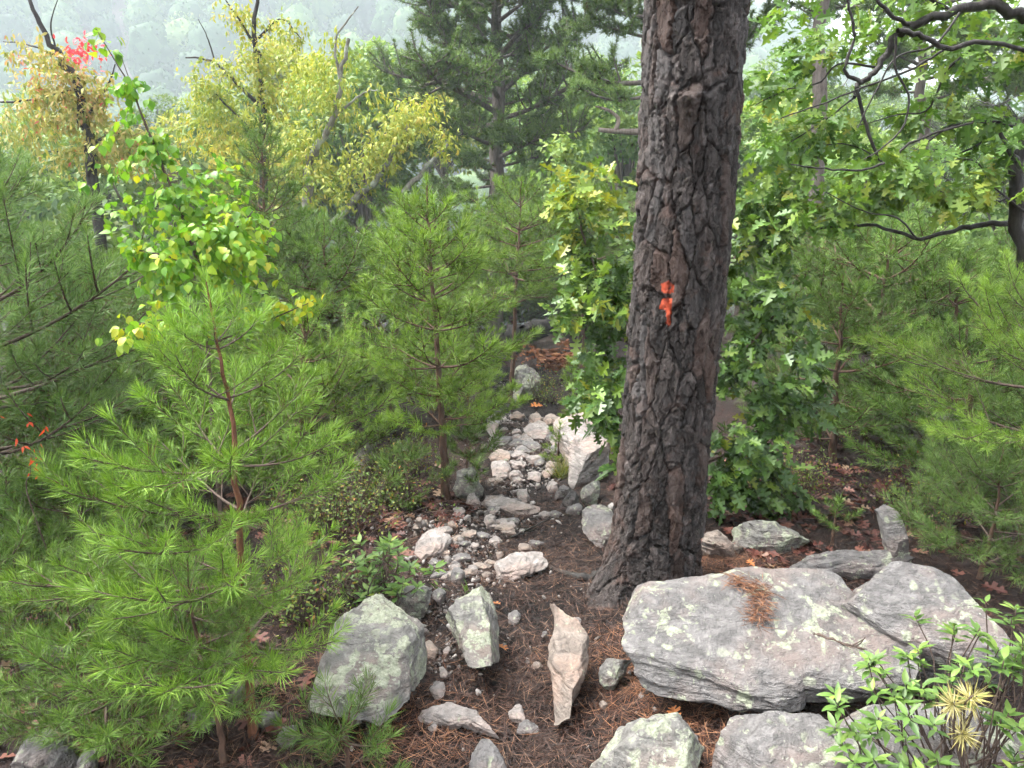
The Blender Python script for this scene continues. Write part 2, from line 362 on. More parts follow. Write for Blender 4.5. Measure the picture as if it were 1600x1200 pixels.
def cells(seedn, du, dv, warp=1.0, jit=.42):
    r_ = np.random.default_rng(seedn); nu = max(3, round(CIRC / du)); nv = int((zt - zb) / dv) + 3
    su = np.empty((nv, nu)); sv = np.empty((nv, nu))
    for a in range(nv):
        su[a] = (np.arange(nu) + .5 * (a % 2) + r_.uniform(-jit, jit, nu)) * CIRC / nu
        sv[a] = zb - dv + (a + r_.uniform(-jit, jit, nu)) * dv
    su = su.ravel(); sv = sv.ravel(); asp = du / dv
    f1 = np.full(Zg.shape, 9.); f2 = np.full(Zg.shape, 9.); idx = np.zeros(Zg.shape, int)
    A = arc + wx * warp; V = Zg + wz * warp
    for k in range(len(su)):
        r0_, r1_ = np.searchsorted(zs, (sv[k] - 2.2 * dv - .08, sv[k] + 2.2 * dv + .08)); w_ = slice(r0_, r1_)
        if r1_ <= r0_: continue
        d_u = np.abs(A[w_] - su[k] % CIRC); d_u = np.minimum(d_u, np.abs(CIRC - d_u)); d = np.sqrt(d_u ** 2 + ((V[w_] - sv[k]) * asp) ** 2)
        m1 = d < f1[w_]; f2[w_] = np.where(m1, f1[w_], np.minimum(f2[w_], d)); idx[w_] = np.where(m1, k, idx[w_]); f1[w_] = np.where(m1, d, f1[w_])
    return f1, f2, idx
f1, f2, pid = cells(11, .068, .21, 1.3, .55)
gap = f2 - f1
g1, g2, fid = cells(12, .036, .095, 1.6, .55)
h1, h2, hid = cells(13, .018, .040, 2.0, .55)
q_ = np.random.default_rng(5); fr = q_.uniform(0, 1, fid.max() + 1); hr = q_.uniform(0, 1, hid.max() + 1); pr = q_.uniform(0, 1, pid.max() + 1)
inn = sstep(.003, .014, gap)
cw = .0072 * (1 + .9 * fbm(np.stack([np.cos(Tg) * 3, np.sin(Tg) * 3, Zg * 6], -1), 3)); disp = -.021 * (1 - sstep(.0005, np.maximum(cw, .003), gap))            # flat plates between narrow deep furrows
disp += inn * (.011 * (np.floor(fr[fid] * 3) / 2 - .5) + .006 * (hr[hid] - .5))       # stepped, hard-edged flakes
disp -= inn * .005 * (1 - sstep(0, .004, g2 - g1))
disp += inn * .006 * perlin(np.stack([pid * 3.7, np.sin(Tg) * 2, Zg * 6], -1))        # plates lift unevenly
disp += .007 * (pr[pid] - .5)
disp += .004 * fbm(np.stack([np.cos(Tg) * 9, np.sin(Tg) * 9, Zg * 18], -1), 4) + .004 * fbm(np.stack([np.cos(Tg) * 26, np.sin(Tg) * 26, Zg * 60], -1), 3)
TONE = np.clip(.5 + .55 * (fr[fid] - .5) + .5 * (hr[hid] - .5) + .25 * (pr[pid] - .5), 0, 1)      # flakes weather to different greys
PTS = trunk_surface(Zg, Tg, disp)
# knot: an old branch scar with rolled lips, upper part of the visible face
KN = at(1078, 140, TY - .19)
dk = np.linalg.norm((PTS - KN) * [1, .5, .8], axis=-1); dk = dk * (1 + .5 * fbm(PTS * 14, 3)); kd = .060 * np.exp(-(dk / .050) ** 2) * (.8 + .5 * np.sign(KN[2] - PTS[..., 2]) * sstep(0, .03, np.abs(PTS[..., 2] - KN[2]))) * (1 + .5 * fbm(PTS * 50, 3)) - .045 * np.exp(-((dk + 0) / .017) ** 2)
PTS = PTS + kd[..., None] * np.stack([np.cos(Tg), np.sin(Tg), 0 * Tg], -1)
# orange paint mark (its own outline, in trunk coordinates)
rel = PTS - CAMP; dpt = rel @ FW
PXm = 800 + FPX * rel[..., 0] / dpt; PYm = 600 - FPX * (rel @ UPV) / dpt
jit = 1.6 * fbm(np.stack([PXm * .12, PYm * .12, PXm * 0], -1), 3)
def inpoly(x, y, poly):
    ins = np.zeros(x.shape, bool); n = len(poly)
    for a in range(n):
        x1, y1 = poly[a]; x2, y2 = poly[(a + 1) % n]
        c_ = ((y1 > y) != (y2 > y)) & (x < (x2 - x1) * (y - y1) / (y2 - y1 + 1e-9) + x1); ins ^= c_
    return ins
blaze = inpoly(PXm + jit, PYm + jit, [(1033, 443), (1045, 439), (1053, 446), (1052, 457), (1040, 459), (1033, 456)]) & (np.hypot(PXm - 1047, PYm - 450) > 2.3)
blaze |= inpoly(PXm + jit, PYm + jit, [(1034, 467), (1050, 466), (1049, 485), (1048, 500), (1046, 512), (1041, 505), (1041, 484), (1030, 482)])
blaze &= (np.sin(Tg) < 0)
SCARZ = None
m, t, b, out = newmat('old_pine_bark')
tc = nd(t, 'TexCoord'); co = tc.outputs['Object']
mp = nd(t, 'Mapping'); mp.inputs['Scale'].default_value = (1, 1, .35); t.links.new(co, mp.inputs[0])
n_a = noise_n(t, mp.outputs[0], 42, 7, .75, .8); n_b = noise_n(t, co, 120, 5, .75); n_c = noise_n(t, co, 11, 3, .6)
c = ramp(t, n_a, [(.30, (.017, .0135, .012)), (.46, (.050, .040, .036)), (.60, (.102, .085, .078)), (.75, (.23, .20, .185))])
c = mixc(t, maprange(t, n_c, .56, .68, 0, .6), c, (.12, .072, .056))
hv = nd(t, 'HueSaturation'); t.links.new(c, hv.inputs['Color']); t.links.new(maprange(t, attr(t, 'tone'), .15, .85, .55, 1.75), hv.inputs['Value']); c = hv.outputs[0]
oi = t.nodes.new('ShaderNodeObjectInfo')
c = mixc(t, maprange(t, oi.outputs['Random'], .7, 1, 0, .55), c, (.15, .085, .062))
c = mixc(t, maprange(t, oi.outputs['Random'], .25, 0, 0, .4), c, (.20, .185, .18))
sp = maprange(t, n_b, .62, .72, 0, .5); c = mixc(t, sp, c, (.28, .265, .25))
pn = nd(t, 'Math', operation='MULTIPLY'); t.links.new(attr(t, 'paint'), pn.inputs[0]); t.links.new(maprange(t, n_b, .22, .30), pn.inputs[1])
c = mixc(t, pn.outputs[0], c, (.78, .12, .045))
t.links.new(c, b.inputs['Base Color']); b.inputs['Roughness'].default_value = .62; b.inputs['Specular IOR Level'].default_value = .35
hh = nd(t, 'Math', operation='ADD'); t.links.new(n_a, hh.inputs[0]); t.links.new(n_b, hh.inputs[1]); bump(t, b, hh.outputs[0], 1.0, .024)
M['bark_old'] = m
pine = empty('pine_tree', (float(np.interp(tg, cz, cx)), TY, tg))
tag(pine, 'thick plated pine trunk with orange paint mark, right of the trail', 'tree')
i = np.arange(NZ - 1)[:, None] * NT; j = np.arange(NT)[None]; j2 = (j + 1) % NT
FQ = np.stack([i + j, i + j2, i + NT + j2, i + NT + j], -1).reshape(-1, 4)
pf = pid[:-1].ravel(); VV = PTS.reshape(-1, 3) - np.array(pine.location); PA = blaze.astype(float).ravel(); TN = TONE.ravel()
cnt = 0
lowf = (Zg[:-1].ravel() < tg - .02)
def sub_mesh(name, sel):
    f = FQ[sel]; u, inv = np.unique(f, return_inverse=True)
    return mesh_new(name, VV[u], [inv.reshape(-1, 4)], smooth=True, extra={'paint': PA[u], 'tone': TN[u]})
link('root_flare', sub_mesh('root_flare', lowf), M['bark_old'], pine)
for k in np.unique(pf):
    sel = (pf == k) & ~lowf
    if sel.sum() < 40: continue
    link('bark_plate', sub_mesh('bark_plate', sel), M['bark_old'], pine); cnt += 1
# inner wood behind the plates and the upper stem out of the picture
zz = np.linspace(tg, 9.5, 60); gq = Geo()
upx = np.interp(zz, cz, cx); upr = np.interp(zz, cz, cr) * np.interp(zz, [0, 2.6, 2.8, 9.5], [.8, .8, 1.0, .55])
gq.tube(np.stack([upx, np.full_like(zz, TY), zz], -1) - np.array(pine.location), upr, 40, bump=.02)
link('trunk', gq.mesh('upper_trunk', True), M['bark_old'], pine)
print('bark plates', cnt)

# ------------------------------------------------------------------ rocks
def rock_mesh(name, outl, tilt, thick, res, seed, rough=1.0, boxy=.55, lift=0., anchor=None, down=None):
    """outline (photo pixels) -> closed stone whose middle section lies in a plane tilted by `tilt` through its foot on the ground"""
    O = np.array(outl, float); k = np.argmax(O[:, 1]); foot = ground_at(O[:, 0].mean(), O[k, 1]) if anchor is None else np.array(anchor, float)
    foot = foot + [0, 0, lift]
    e2 = np.array([0, math.cos(tilt), math.sin(tilt)]); e1 = np.array([1., 0, 0]); nn = np.cross(e1, e2)
    P = []
    n = len(O)
    D = np.vstack([O[a] + (O[(a + 1) % n] - O[a]) * s for a in range(n) for s in np.linspace(0, 1, 12, endpoint=False)])
    for px, py in D:
        d = ray(px, py); tt = ((foot - CAMP) @ nn) / (d @ nn); P.append(CAMP + d * tt)
    P = np.array(P); uv = np.stack([(P - foot) @ e1, (P - foot) @ e2], -1); c0 = (uv.max(0) + uv.min(0)) / 2
    q = uv - c0; th = np.arctan2(q[:, 1], q[:, 0]); rr = np.hypot(q[:, 0], q[:, 1])
    o = np.argsort(th); th = th[o]; rr = rr[o]
    nt_ = res; npz = max(8, res // 2)
    T = np.linspace(-math.pi, math.pi, nt_, endpoint=False)
    Rr = np.interp(T, np.concatenate([th - 2 * math.pi, th, th + 2 * math.pi]), np.concatenate([rr, rr, rr]))
    size = float(Rr.mean())
    ph = np.linspace(-math.pi / 2, math.pi / 2, npz + 2)[1:-1]
    cc = np.abs(np.cos(ph)) ** boxy; ss = np.sign(np.sin(ph)) * np.abs(np.sin(ph)) ** .8
    if down is None: down = thick
    hz_ = np.where(ss > 0, ss * thick, ss * down)
    U = c0[0] + (Rr * np.cos(T))[None] * cc[:, None]; V = c0[1] + (Rr * np.sin(T))[None] * cc[:, None]; Wd = np.broadcast_to(hz_[:, None], U.shape)
    X = foot + U[..., None] * e1 + V[..., None] * e2 + Wd[..., None] * nn
    cen = foot + c0[0] * e1 + c0[1] * e2
    poles = np.stack([cen - nn * down, cen + nn * thick])
    A = np.vstack([X.reshape(-1, 3), poles]) - cen
    r_ = np.random.default_rng(seed)
    for _ in range(int(7 + 7 * min(1, rough))):             # broken flat facets
        nv = unit(r_.normal(size=3) + nn * .35); s = A @ nv; lim = np.quantile(s, r_.uniform(.84, .98)); ex = np.maximum(0, s - lim); A = A - ex[:, None] * nv
    dirs = unit(A)
    q = A / max(size, 1e-3)
    lay = unit(nn * .8 + r_.normal(size=3) * .45)         # schistose layering
    strat = q + lay * (q @ lay)[:, None] * 3.5
    st_ = fbm(strat * 1.6 + seed * 1.7, 3); stp = np.floor(st_ * 7) / 7 + sstep(.55, .95, (st_ * 7) % 1) / 7     # ledges along the layering
    dsp = .20 * fbm(q * 1.3 + seed, 3) + .16 * stp + .05 * fbm(strat * 3.2 + seed, 4) + .03 * fbm(q * 9 + seed, 4) + .012 * fbm(q * 24 + seed, 2)
    A = A + dirs * (dsp * size * (.35 + .5 * rough))[:, None]
    for e_, lo_, hi_ in ((e1, U.min(), U.max()), (e2, V.min(), V.max())):     # keep the measured length and breadth after the breakage
        p_ = A @ e_; ctr = c0 @ [e_ @ e1, e_ @ e2]; lo_, hi_ = lo_ - ctr, hi_ - ctr
        tgt = lo_ + (p_ - p_.min()) * (hi_ - lo_) / (np.ptp(p_) + 1e-6); A = A + (tgt - p_)[:, None] * e_
    i = np.arange(npz - 1)[:, None] * nt_; j = np.arange(nt_)[None]; j2 = (j + 1) % nt_
    F4 = np.stack([i + j, i + j2, i + nt_ + j2, i + nt_ + j], -1).reshape(-1, 4)
    a = np.arange(nt_); b_ = (a + 1) % nt_; top = (npz - 1) * nt_; nb = npz * nt_
    F3 = np.vstack([np.stack([b_, a, np.full(nt_, nb)], -1), np.stack([top + a, top + b_, np.full(nt_, nb + 1)], -1)])
    me = mesh_new(name, A, [F3, F4], smooth=True); me.set_sharp_from_angle(angle=R(32))
    return me, cen
_rs = [100]
from mathutils.bvhtree import BVHTree
def on_rock(o, px, py):
    """point of a rock's surface seen in a direction"""
    if 'bvh' not in _bv: _bv['bvh'] = BVHTree.FromPolygons([v.co + o.location for v in o.data.vertices], [p.vertices[:] for p in o.data.polygons])
    d = Vector(ray(px, py)).normalized(); h = _bv['bvh'].ray_cast(Vector(CAMP), d); return np.array(h[0]) if h[0] is not None else None
_bv = {}
def rock(name, label, outl, mat='rock_grey', tilt=18, thick=.06, res=48, lift=0., group=None, rough=1., boxy=.55, down=None, anchor=None, cat='rock'):
    _rs[0] += 1
    me, cen = rock_mesh(name, outl, R(tilt), thick, res, _rs[0], rough, boxy, lift, anchor, down)
    o = link(name, me, M[mat]); o.location = cen
    return tag(o, label, cat, group)
BOULDER = rock('boulder', 'broad grey lichen-spotted boulder at the foot of the big pine trunk',
     [(958, 922), (975, 908), (1001, 903), (1050, 908), (1085, 908), (1116, 900), (1128, 888), (1171, 887), (1240, 892), (1290, 900), (1312, 920), (1330, 960), (1372, 990), (1420, 1020), (1420, 1060), (1340, 1085), (1262, 1085), (1255, 1102), (1230, 1112), (1168, 1105), (1130, 1090), (1060, 1082), (1030, 1060), (1005, 1035), (968, 1000), (961, 960)],
     'rock_grey', 19, .05, 200, .12, rough=.32, boxy=.34, down=.06)
rock('boulder', 'wedge-shaped grey boulder with bare dark face, upper right of the broad boulder',
     [(1306, 925), (1322, 888), (1340, 874), (1364, 876), (1397, 888), (1465, 918), (1560, 960), (1590, 1000), (1590, 1040), (1500, 1050), (1400, 1012), (1350, 979), (1316, 952)],
     'rock_grey', 24, .06, 140, .22, rough=.35, boxy=.25, down=.3)
rock('boulder', 'flat grey rock with pale lichen dots below the broad boulder, bottom edge',
     [(1141, 1151), (1158, 1116), (1188, 1106), (1262, 1114), (1300, 1140), (1330, 1170), (1345, 1240), (1130, 1240), (1135, 1190)], 'rock_grey', 14, .05, 90, .10, rough=.5, boxy=.4, down=.15)
rock('boulder', 'low grey rock under the leafy shrub in the bottom right corner',
     [(1262, 1092), (1330, 1096), (1450, 1106), (1550, 1130), (1620, 1170), (1640, 1240), (1360, 1240), (1320, 1160), (1272, 1118)], 'rock_grey', 14, .05, 90, .14, rough=.6, down=.15, boxy=.45)
rock('rock', 'rounded grey and yellow-lichened rock cut by the bottom edge, centre right',
     [(925, 1200), (948, 1171), (969, 1138), (996, 1119), (1016, 1124), (1036, 1112), (1060, 1121), (1090, 1145), (1105, 1180), (1100, 1250), (920, 1250)], 'rock_lichen', 26, .07, 80, .05, rough=.7, boxy=.45, down=.1)
rock('boulder', 'large slanting rock crusted with pale green lichen, left of the trail',
     [(540, 962), (591, 938), (648, 943), (667, 962), (662, 1016), (650, 1056), (640, 1090), (591, 1114), (550, 1130), (500, 1118), (480, 1104), (500, 1040)], 'rock_lichen', 18, .05, 120, .13, rough=.4, boxy=.32, down=.14)
rock('rock', 'lichened stone tucked behind the large slanting rock', [(618, 938), (635, 916), (660, 910), (677, 914), (674, 942), (660, 965), (630, 962)], 'rock_lichen', 30, .04, 48, .04)
rock('rock', 'small grey stone touching the stone behind the slanting rock', [(675, 922), (688, 919), (697, 930), (690, 945), (676, 948)], 'rock_grey', 25, .03, 36)
rock('rock', 'tapered stone with lichened top standing in mid-trail', [(695, 959), (715, 930), (739, 908), (773, 905), (782, 918), (780, 1016), (760, 1063), (732, 1062), (724, 1023), (721, 992)], 'rock_lichen', 22, .06, 90, .085, rough=.6, boxy=.4)
rock('rock', 'long ridged tan stone lying along the trail before the big pine',
     [(864, 945), (891, 940), (893, 962), (908, 980), (921, 1002), (916, 1050), (908, 1075), (924, 1097), (916, 1112), (884, 1131), (872, 1131), (859, 1090), (862, 1056), (854, 1009), (864, 985)], 'rock_tan', 16, .05, 90, .07, rough=.7, boxy=.4)
rock('rock', 'small mottled stone propped against the broad boulder', [(935, 1073), (959, 1026), (989, 1030), (979, 1050), (967, 1077)], 'rock_lichen', 30, .03, 48, .05)
rock('rock', 'pointed grey stone at the bottom edge of the trail', [(733, 1190), (736, 1158), (753, 1159), (776, 1181), (797, 1225), (735, 1225)], 'rock_grey', 24, .03, 48, .045)
rock('rock', 'flat pale blue-grey stone lying low across the trail front', [(650, 1115), (668, 1104), (676, 1096), (692, 1094), (732, 1114), (760, 1121), (787, 1154), (753, 1151), (732, 1133), (692, 1131), (668, 1127)], 'rock_pale', 8, .022, 70, .03)
rock('rock', 'thin weathered slab leaning on the trail left of the big pine root', [(771, 897), (786, 881), (810, 864), (847, 857), (857, 868), (834, 883), (800, 896), (775, 904)], 'rock_pale', 14, .025, 60, .04)
rock('rock', 'smooth blue-grey slab just left of the big pine trunk', [(908, 810), (917, 799), (963, 792), (966, 830), (950, 852), (930, 846), (920, 833), (909, 819)], 'rock_grey', 16, .03, 60, .05, boxy=.35)
rock('outcrop', 'long pale outcrop bounding the right side of the trail', [(865, 670), (872, 650), (884, 638), (900, 642), (915, 660), (930, 677), (952, 700), (952, 740), (918, 754), (895, 757), (888, 735), (890, 705), (874, 682)], 'rock_pale', 16, .10, 110, .08, rough=.7, down=.2, boxy=.35)
rock('rock', 'green-lichened block at the base of the mid-trail young pine', [(706, 782), (715, 737), (745, 730), (756, 755), (754, 777), (735, 783)], 'rock_lichen', 42, .07, 60, .03)
rock('rock', 'pale stone in front of the green-lichened block', [(727, 780), (740, 772), (752, 782), (750, 793), (730, 790)], 'rock_pale', 25, .03, 36, .01)
rock('rock', 'white oval stone standing alone on the trail', [(756, 812), (766, 802), (775, 813), (771, 827), (759, 826)], 'rock_pale', 35, .025, 36, .012)
rock('rock', 'flat pinkish slab on the left edge of the trail', [(648, 852), (665, 833), (690, 828), (708, 838), (694, 855), (706, 870), (685, 873), (660, 868)], 'rock_pale', 8, .02, 54, .03)
rock('rock', 'knobbly grey lichened stone above the tapered stone', [(702, 911), (712, 886), (726, 888), (727, 903), (709, 916)], 'rock_grey', 28, .03, 36, .01)
rock('rock', 'angular blue-grey rock beside the outcrop foot', [(864, 779), (884, 761), (894, 767), (886, 779), (870, 782)], 'rock_grey', 25, .05, 40, .02)
rock('rock', 'darker slanting rock between the angular rock and the outcrop', [(872, 793), (888, 777), (905, 768), (904, 785), (880, 797)], 'rock_dark', 25, .05, 40, .02)
rock('rock', 'knuckled pale rock ending the outcrop above the big pine', [(906, 766), (915, 752), (932, 748), (939, 765), (928, 790), (909, 790)], 'rock_lichen', 28, .05, 44, .02)
rock('rock', 'squat tan stone behind the big pine, on its right', [(1092, 846), (1138, 832), (1151, 847), (1163, 874), (1150, 872), (1127, 866), (1094, 862)], 'rock_tan', 28, .06, 48, .02)
rock('rock', 'low rounded rock with white lichen right of the tan stone', [(1141, 832), (1175, 822), (1205, 818), (1249, 840), (1271, 851), (1262, 862), (1195, 864), (1158, 859)], 'rock_lichen', 26, .08, 60, .02)
rock('rock', 'long layered slab lying behind the wedge-shaped boulder', [(1208, 868), (1265, 862), (1330, 861), (1400, 866), (1432, 874), (1425, 888), (1400, 894), (1330, 902), (1240, 894), (1215, 882)], 'rock_grey', 24, .04, 64, .05, boxy=.35)
rock('rock', 'pointed stone standing upright behind the wedge-shaped boulder', [(1368, 790), (1375, 786), (1395, 800), (1413, 830), (1422, 878), (1424, 900), (1398, 890), (1387, 857)], 'rock_grey', 62, .05, 54, .02, rough=.6)
rock('rock', 'grey domed rock in the bottom left corner', [(20, 1215), (50, 1154), (71, 1131), (91, 1129), (103, 1148), (107, 1180), (95, 1225)], 'rock_grey', 35, .07, 60, .02, rough=.7)
rock('rock', 'dark stone right of the domed rock in the left corner', [(80, 1215), (86, 1176), (110, 1170), (121, 1190), (117, 1225)], 'rock_dark', 32, .05, 40, .02)
rock('rock', 'small upright shard at the bottom left, beside the dark stone', [(118, 1215), (128, 1175), (145, 1167), (150, 1200), (142, 1225)], 'rock_grey', 40, .03, 40, .02)
rock('rock', 'pale broken rock seen under the mid-trail pine branches, on its left', [(546, 738), (560, 712), (578, 694), (588, 712), (578, 740), (556, 746)], 'rock_pale', 30, .08, 48, .02)
rock('outcrop', 'mossy pale hump where the trail drops out of sight', [(795, 604), (812, 582), (835, 588), (846, 606), (836, 626), (805, 628)], 'rock_lichen', 35, .25, 54, .1)
rock('outcrop', 'distant pale rock behind the dark pines on the right', [(1410, 690), (1422, 650), (1450, 636), (1490, 648), (1515, 680), (1505, 700)], 'rock_grey', 35, .2, 54, .1)
rock('outcrop', 'jumble rock under the fallen blackened log', [(790, 535), (812, 520), (850, 516), (880, 524), (892, 540), (860, 552)], 'rock_tan', 30, .2, 54, .0)
for lab, ol in (('stone lying beneath the foreground sapling, beside its stem', [(345, 1085), (365, 1065), (392, 1075), (388, 1098), (355, 1102)]),
                ('flat stone left of the foreground sapling stem', [(290, 1125), (312, 1108), (338, 1118), (330, 1140), (300, 1142)]),
                ('stone under sapling needles, nearest the slanting rock', [(430, 1150), (448, 1130), (475, 1140), (470, 1162), (440, 1168)]),
                ('pale stone low between sapling and slanting rock', [(395, 1125), (420, 1112), (440, 1122), (425, 1140)]),
                ('grey stone half hidden under needles near the left edge', [(20, 1020), (60, 1000), (110, 1012), (100, 1045), (40, 1050)])):
    rock('rock', lab, ol, 'rock_grey', 24, .05, 40, .02)
small = [  # trail stones: outlines in photo pixels
 [(793, 1101), (812, 1097), (822, 1125), (803, 1132)], [(805, 1139), (825, 1123), (843, 1138), (838, 1147), (812, 1147)],
 [(662, 998), (675, 996), (686, 1013), (680, 1028), (663, 1022)], [(670, 1080), (685, 1063), (697, 1078), (690, 1092), (672, 1090)], [(686, 1042), (697, 1040), (702, 1055), (690, 1063)],
 [(769, 690), (785, 682), (797, 684), (793, 695), (775, 697)], [(767, 709), (780, 703), (793, 710), (794, 720), (775, 722)], [(770, 724), (785, 719), (795, 730), (790, 745), (772, 745)],
 [(823, 674), (840, 661), (857, 668), (859, 682), (835, 686)], [(818, 698), (835, 690), (844, 696), (838, 705)], [(799, 649), (812, 643), (819, 650), (808, 656)],
 [(826, 746), (835, 739), (844, 745), (842, 754), (828, 754)], [(809, 773), (817, 766), (826, 777), (822, 785), (814, 782)], [(836, 724), (844, 720), (851, 726), (842, 729)], [(828, 656), (838, 648), (846, 655), (836, 662)],
 [(760, 682), (765, 648), (775, 650), (778, 680)], [(763, 782), (775, 778), (805, 788), (832, 795), (838, 802), (815, 801), (785, 791)], [(856, 804), (868, 797), (878, 804), (865, 809)], [(720, 836), (735, 828), (746, 833), (738, 841)],
 [(710, 799), (722, 795), (726, 804), (714, 805)], [(683, 830), (697, 821), (708, 830), (690, 837)], [(793, 958), (803, 952), (814, 962), (811, 977), (796, 975)], [(829, 1038), (842, 1034), (849, 1041), (836, 1046)],
 [(891, 972), (903, 964), (909, 972), (899, 980)], [(688, 905), (695, 894), (703, 897), (698, 908)], [(706, 867), (728, 864), (740, 870), (725, 878), (708, 877)], [(722, 893), (735, 888), (745, 893), (735, 900)],
 [(700, 981), (708, 978), (713, 985), (704, 988)], [(691, 1015), (702, 1012), (705, 1021), (694, 1023)], [(762, 795), (770, 792), (776, 798), (768, 802)], [(848, 738), (858, 733), (864, 740), (854, 745)], [(855, 760), (864, 755), (870, 761), (860, 766)],
 [(800, 682), (812, 678), (818, 684), (806, 688)], [(806, 705), (818, 701), (826, 706), (814, 711)], [(850, 655), (860, 648), (868, 656), (858, 664)], [(862, 690), (872, 684), (880, 692), (868, 698)], [(795, 740), (805, 736), (812, 743), (800, 748)],
 [(886, 796), (900, 790), (908, 797), (892, 802)], [(936, 1100), (946, 1097), (950, 1106), (940, 1108)], [(668, 1135), (680, 1132), (684, 1141), (672, 1143)], [(780, 817), (790, 813), (796, 820), (785, 824)], [(845, 990), (853, 987), (857, 994), (848, 996)],
 [(655, 818), (663, 813), (670, 819), (660, 824)], [(735, 852), (744, 848), (750, 854), (741, 858)], [(690, 845), (700, 842), (706, 848), (696, 852)], [(560, 690), (572, 680), (585, 690), (575, 704)], [(520, 745), (532, 738), (545, 748), (530, 758)],
]
q_ = np.random.default_rng(404)
for k in range(64):                                    # flat slabs bedded along the path and its left edge
    yy = q_.uniform(645, 900); cx_ = np.interp(yy, [645, 700, 760, 830, 900], [822, 822, 815, 770, 735]) + q_.normal(0, np.interp(yy, [645, 900], [22, 42])); w_ = q_.uniform(9, 17) * np.interp(yy, [645, 900], [1, 1.25])
    a_ = np.sort(q_.uniform(0, 6.28, 6)); small.append([(cx_ + w_ * math.cos(t_) * q_.uniform(.7, 1.1), yy + .42 * w_ * math.sin(t_) * q_.uniform(.7, 1.1)) for t_ in a_])
sm = ['rock_pale', 'rock_grey', 'rock_tan', 'rock_pale']
marks = [((750, 985), 'beside the tapered stone'), ((888, 1040), 'beside the long ridged tan stone'), ((590, 1030), 'beside the large slanting rock'), ((720, 1120), 'near the flat blue-grey stone'), ((815, 880), 'near the thin weathered slab'), ((940, 820), 'near the slab left of the big trunk'),
         ((915, 700), 'under the pale outcrop'), ((735, 755), 'near the green-lichened block'), ((766, 815), 'near the white oval stone'), ((680, 850), 'near the flat pinkish slab'), ((713, 900), 'near the knobbly grey stone'), ((880, 780), 'near the angular blue-grey rock'), ((820, 640), 'at the far end of the trail'), ((565, 720), 'near the pale broken rock'), ((785, 710), 'along the left side of the far trail'), ((835, 740), 'in the middle of the far trail'), ((765, 1180), 'near the pointed grey stone')]
for k, ol in enumerate(small):
    if ol[0][1] < 800 and k < 47: ol = [tuple(p) for p in np.mean(ol, 0) + (np.array(ol) - np.mean(ol, 0)) * 1.3]
    c_ = np.mean(ol, 0); w_ = np.ptp(np.array(ol)[:, 0]); near = min(marks, key=lambda q: np.hypot(*(np.array(q[0]) - c_)))[1]
    lab = ('tiny ' if w_ < 14 else 'small ' if w_ < 24 else 'larger ') + ['pale', 'grey', 'tan', 'pale'][k % 4] + ' trail stone ' + near
    rock('stone', lab, ol, sm[k % 4], 7, .012 if ol[0][1] > 800 else .022, 32, .022, rough=1.2, boxy=.35, group='small stones embedded in the trail', cat='stone')

# gravel, needle litter and fallen leaves on the floor (uncountable)
def scatter(n, fy, spread, seed):
    r_ = np.random.default_rng(seed); y = fy(r_, n); x = spread(r_, y); return x, y
def instance_geo(verts, faces, P, Rm, S, rnd):
    V = np.einsum('nij,vj->nvi', Rm, verts) * S[:, None, None] + P[:, None]
    k = len(verts); out = [(np.arange(len(P))[:, None, None] * k + np.asarray(f)[None]).reshape(-1, np.asarray(f).shape[1]) for f in faces]
    rr = np.concatenate([np.repeat(rnd, len(f)) for f in faces])
    return V.reshape(-1, 3), out, rr
def frames(x, z):
    """rotation matrices with columns x, y, z from a direction x and an approximate normal z"""
    x = unit(x); y = unit(np.cross(z, x)); z = np.cross(x, y); return np.stack([x, y, z], -1)
ico_t = (1 + 5 ** .5) / 2
icov = unit(np.array([(-1, ico_t, 0), (1, ico_t, 0), (-1, -ico_t, 0), (1, -ico_t, 0), (0, -1, ico_t), (0, 1, ico_t), (0, -1, -ico_t), (0, 1, -ico_t), (ico_t, 0, -1), (ico_t, 0, 1), (-ico_t, 0, -1), (-ico_t, 0, 1)], float))
icof = np.array([(0, 11, 5), (0, 5, 1), (0, 1, 7), (0, 7, 10), (0, 10, 11), (1, 5, 9), (5, 11, 4), (11, 10, 2), (10, 7, 6), (7, 1, 8), (3, 9, 4), (3, 4, 2), (3, 2, 6), (3, 6, 8), (3, 8, 9), (4, 9, 5), (2, 4, 11), (6, 2, 10), (8, 6, 7), (9, 8, 1)])
r_ = np.random.default_rng(21)
N = 4200; y = r_.uniform(1.6, 9, N) ** 1.0; x = trail_x(y) + r_.normal(0, .30, N) - .18 * (y > 2.6) * (y < 4) * r_.uniform(0, 2, N)
sp_ = [ground_at(*p) for p in ((690, 870), (720, 850), (660, 830), (700, 900), (745, 880), (735, 810), (700, 960), (690, 1020), (790, 700), (830, 700), (840, 680), (850, 740), (800, 760), (790, 660))]
k_ = r_.integers(0, len(sp_), N // 2); x[:N // 2] = np.array(sp_)[k_, 0] + r_.normal(0, .10, N // 2); y[:N // 2] = np.array(sp_)[k_, 1] + r_.normal(0, .13, N // 2)
keep = (n2(x, y, 2.2, 2, 31) > -.06) | (np.arange(N) < N // 2); x, y = x[keep], y[keep]; N = len(x)
s = r_.gamma(1.2, .0050, N) + .002; s *= np.interp(y, [2, 7], [.9, 1.3])
q = frames(r_.normal(size=(N, 3)), r_.normal(size=(N, 3)) * .4 + [0, 0, 1.]) * r_.uniform(.55, 1.2, (N, 1, 3))
V, Fs, rr = instance_geo((icov + .25 * np.random.default_rng(2).normal(size=icov.shape)) * [1.4, .9, .35], [icof], np.stack([x, y, gz(x, y) + .010 + .2 * s], -1), q, s, r_.uniform(0, 1, N))
tag(link('gravel', mesh_new('gravel', V, Fs, rr), M['gravel']), 'pale gravel strewn over the trail soil', 'gravel', kind='stuff')
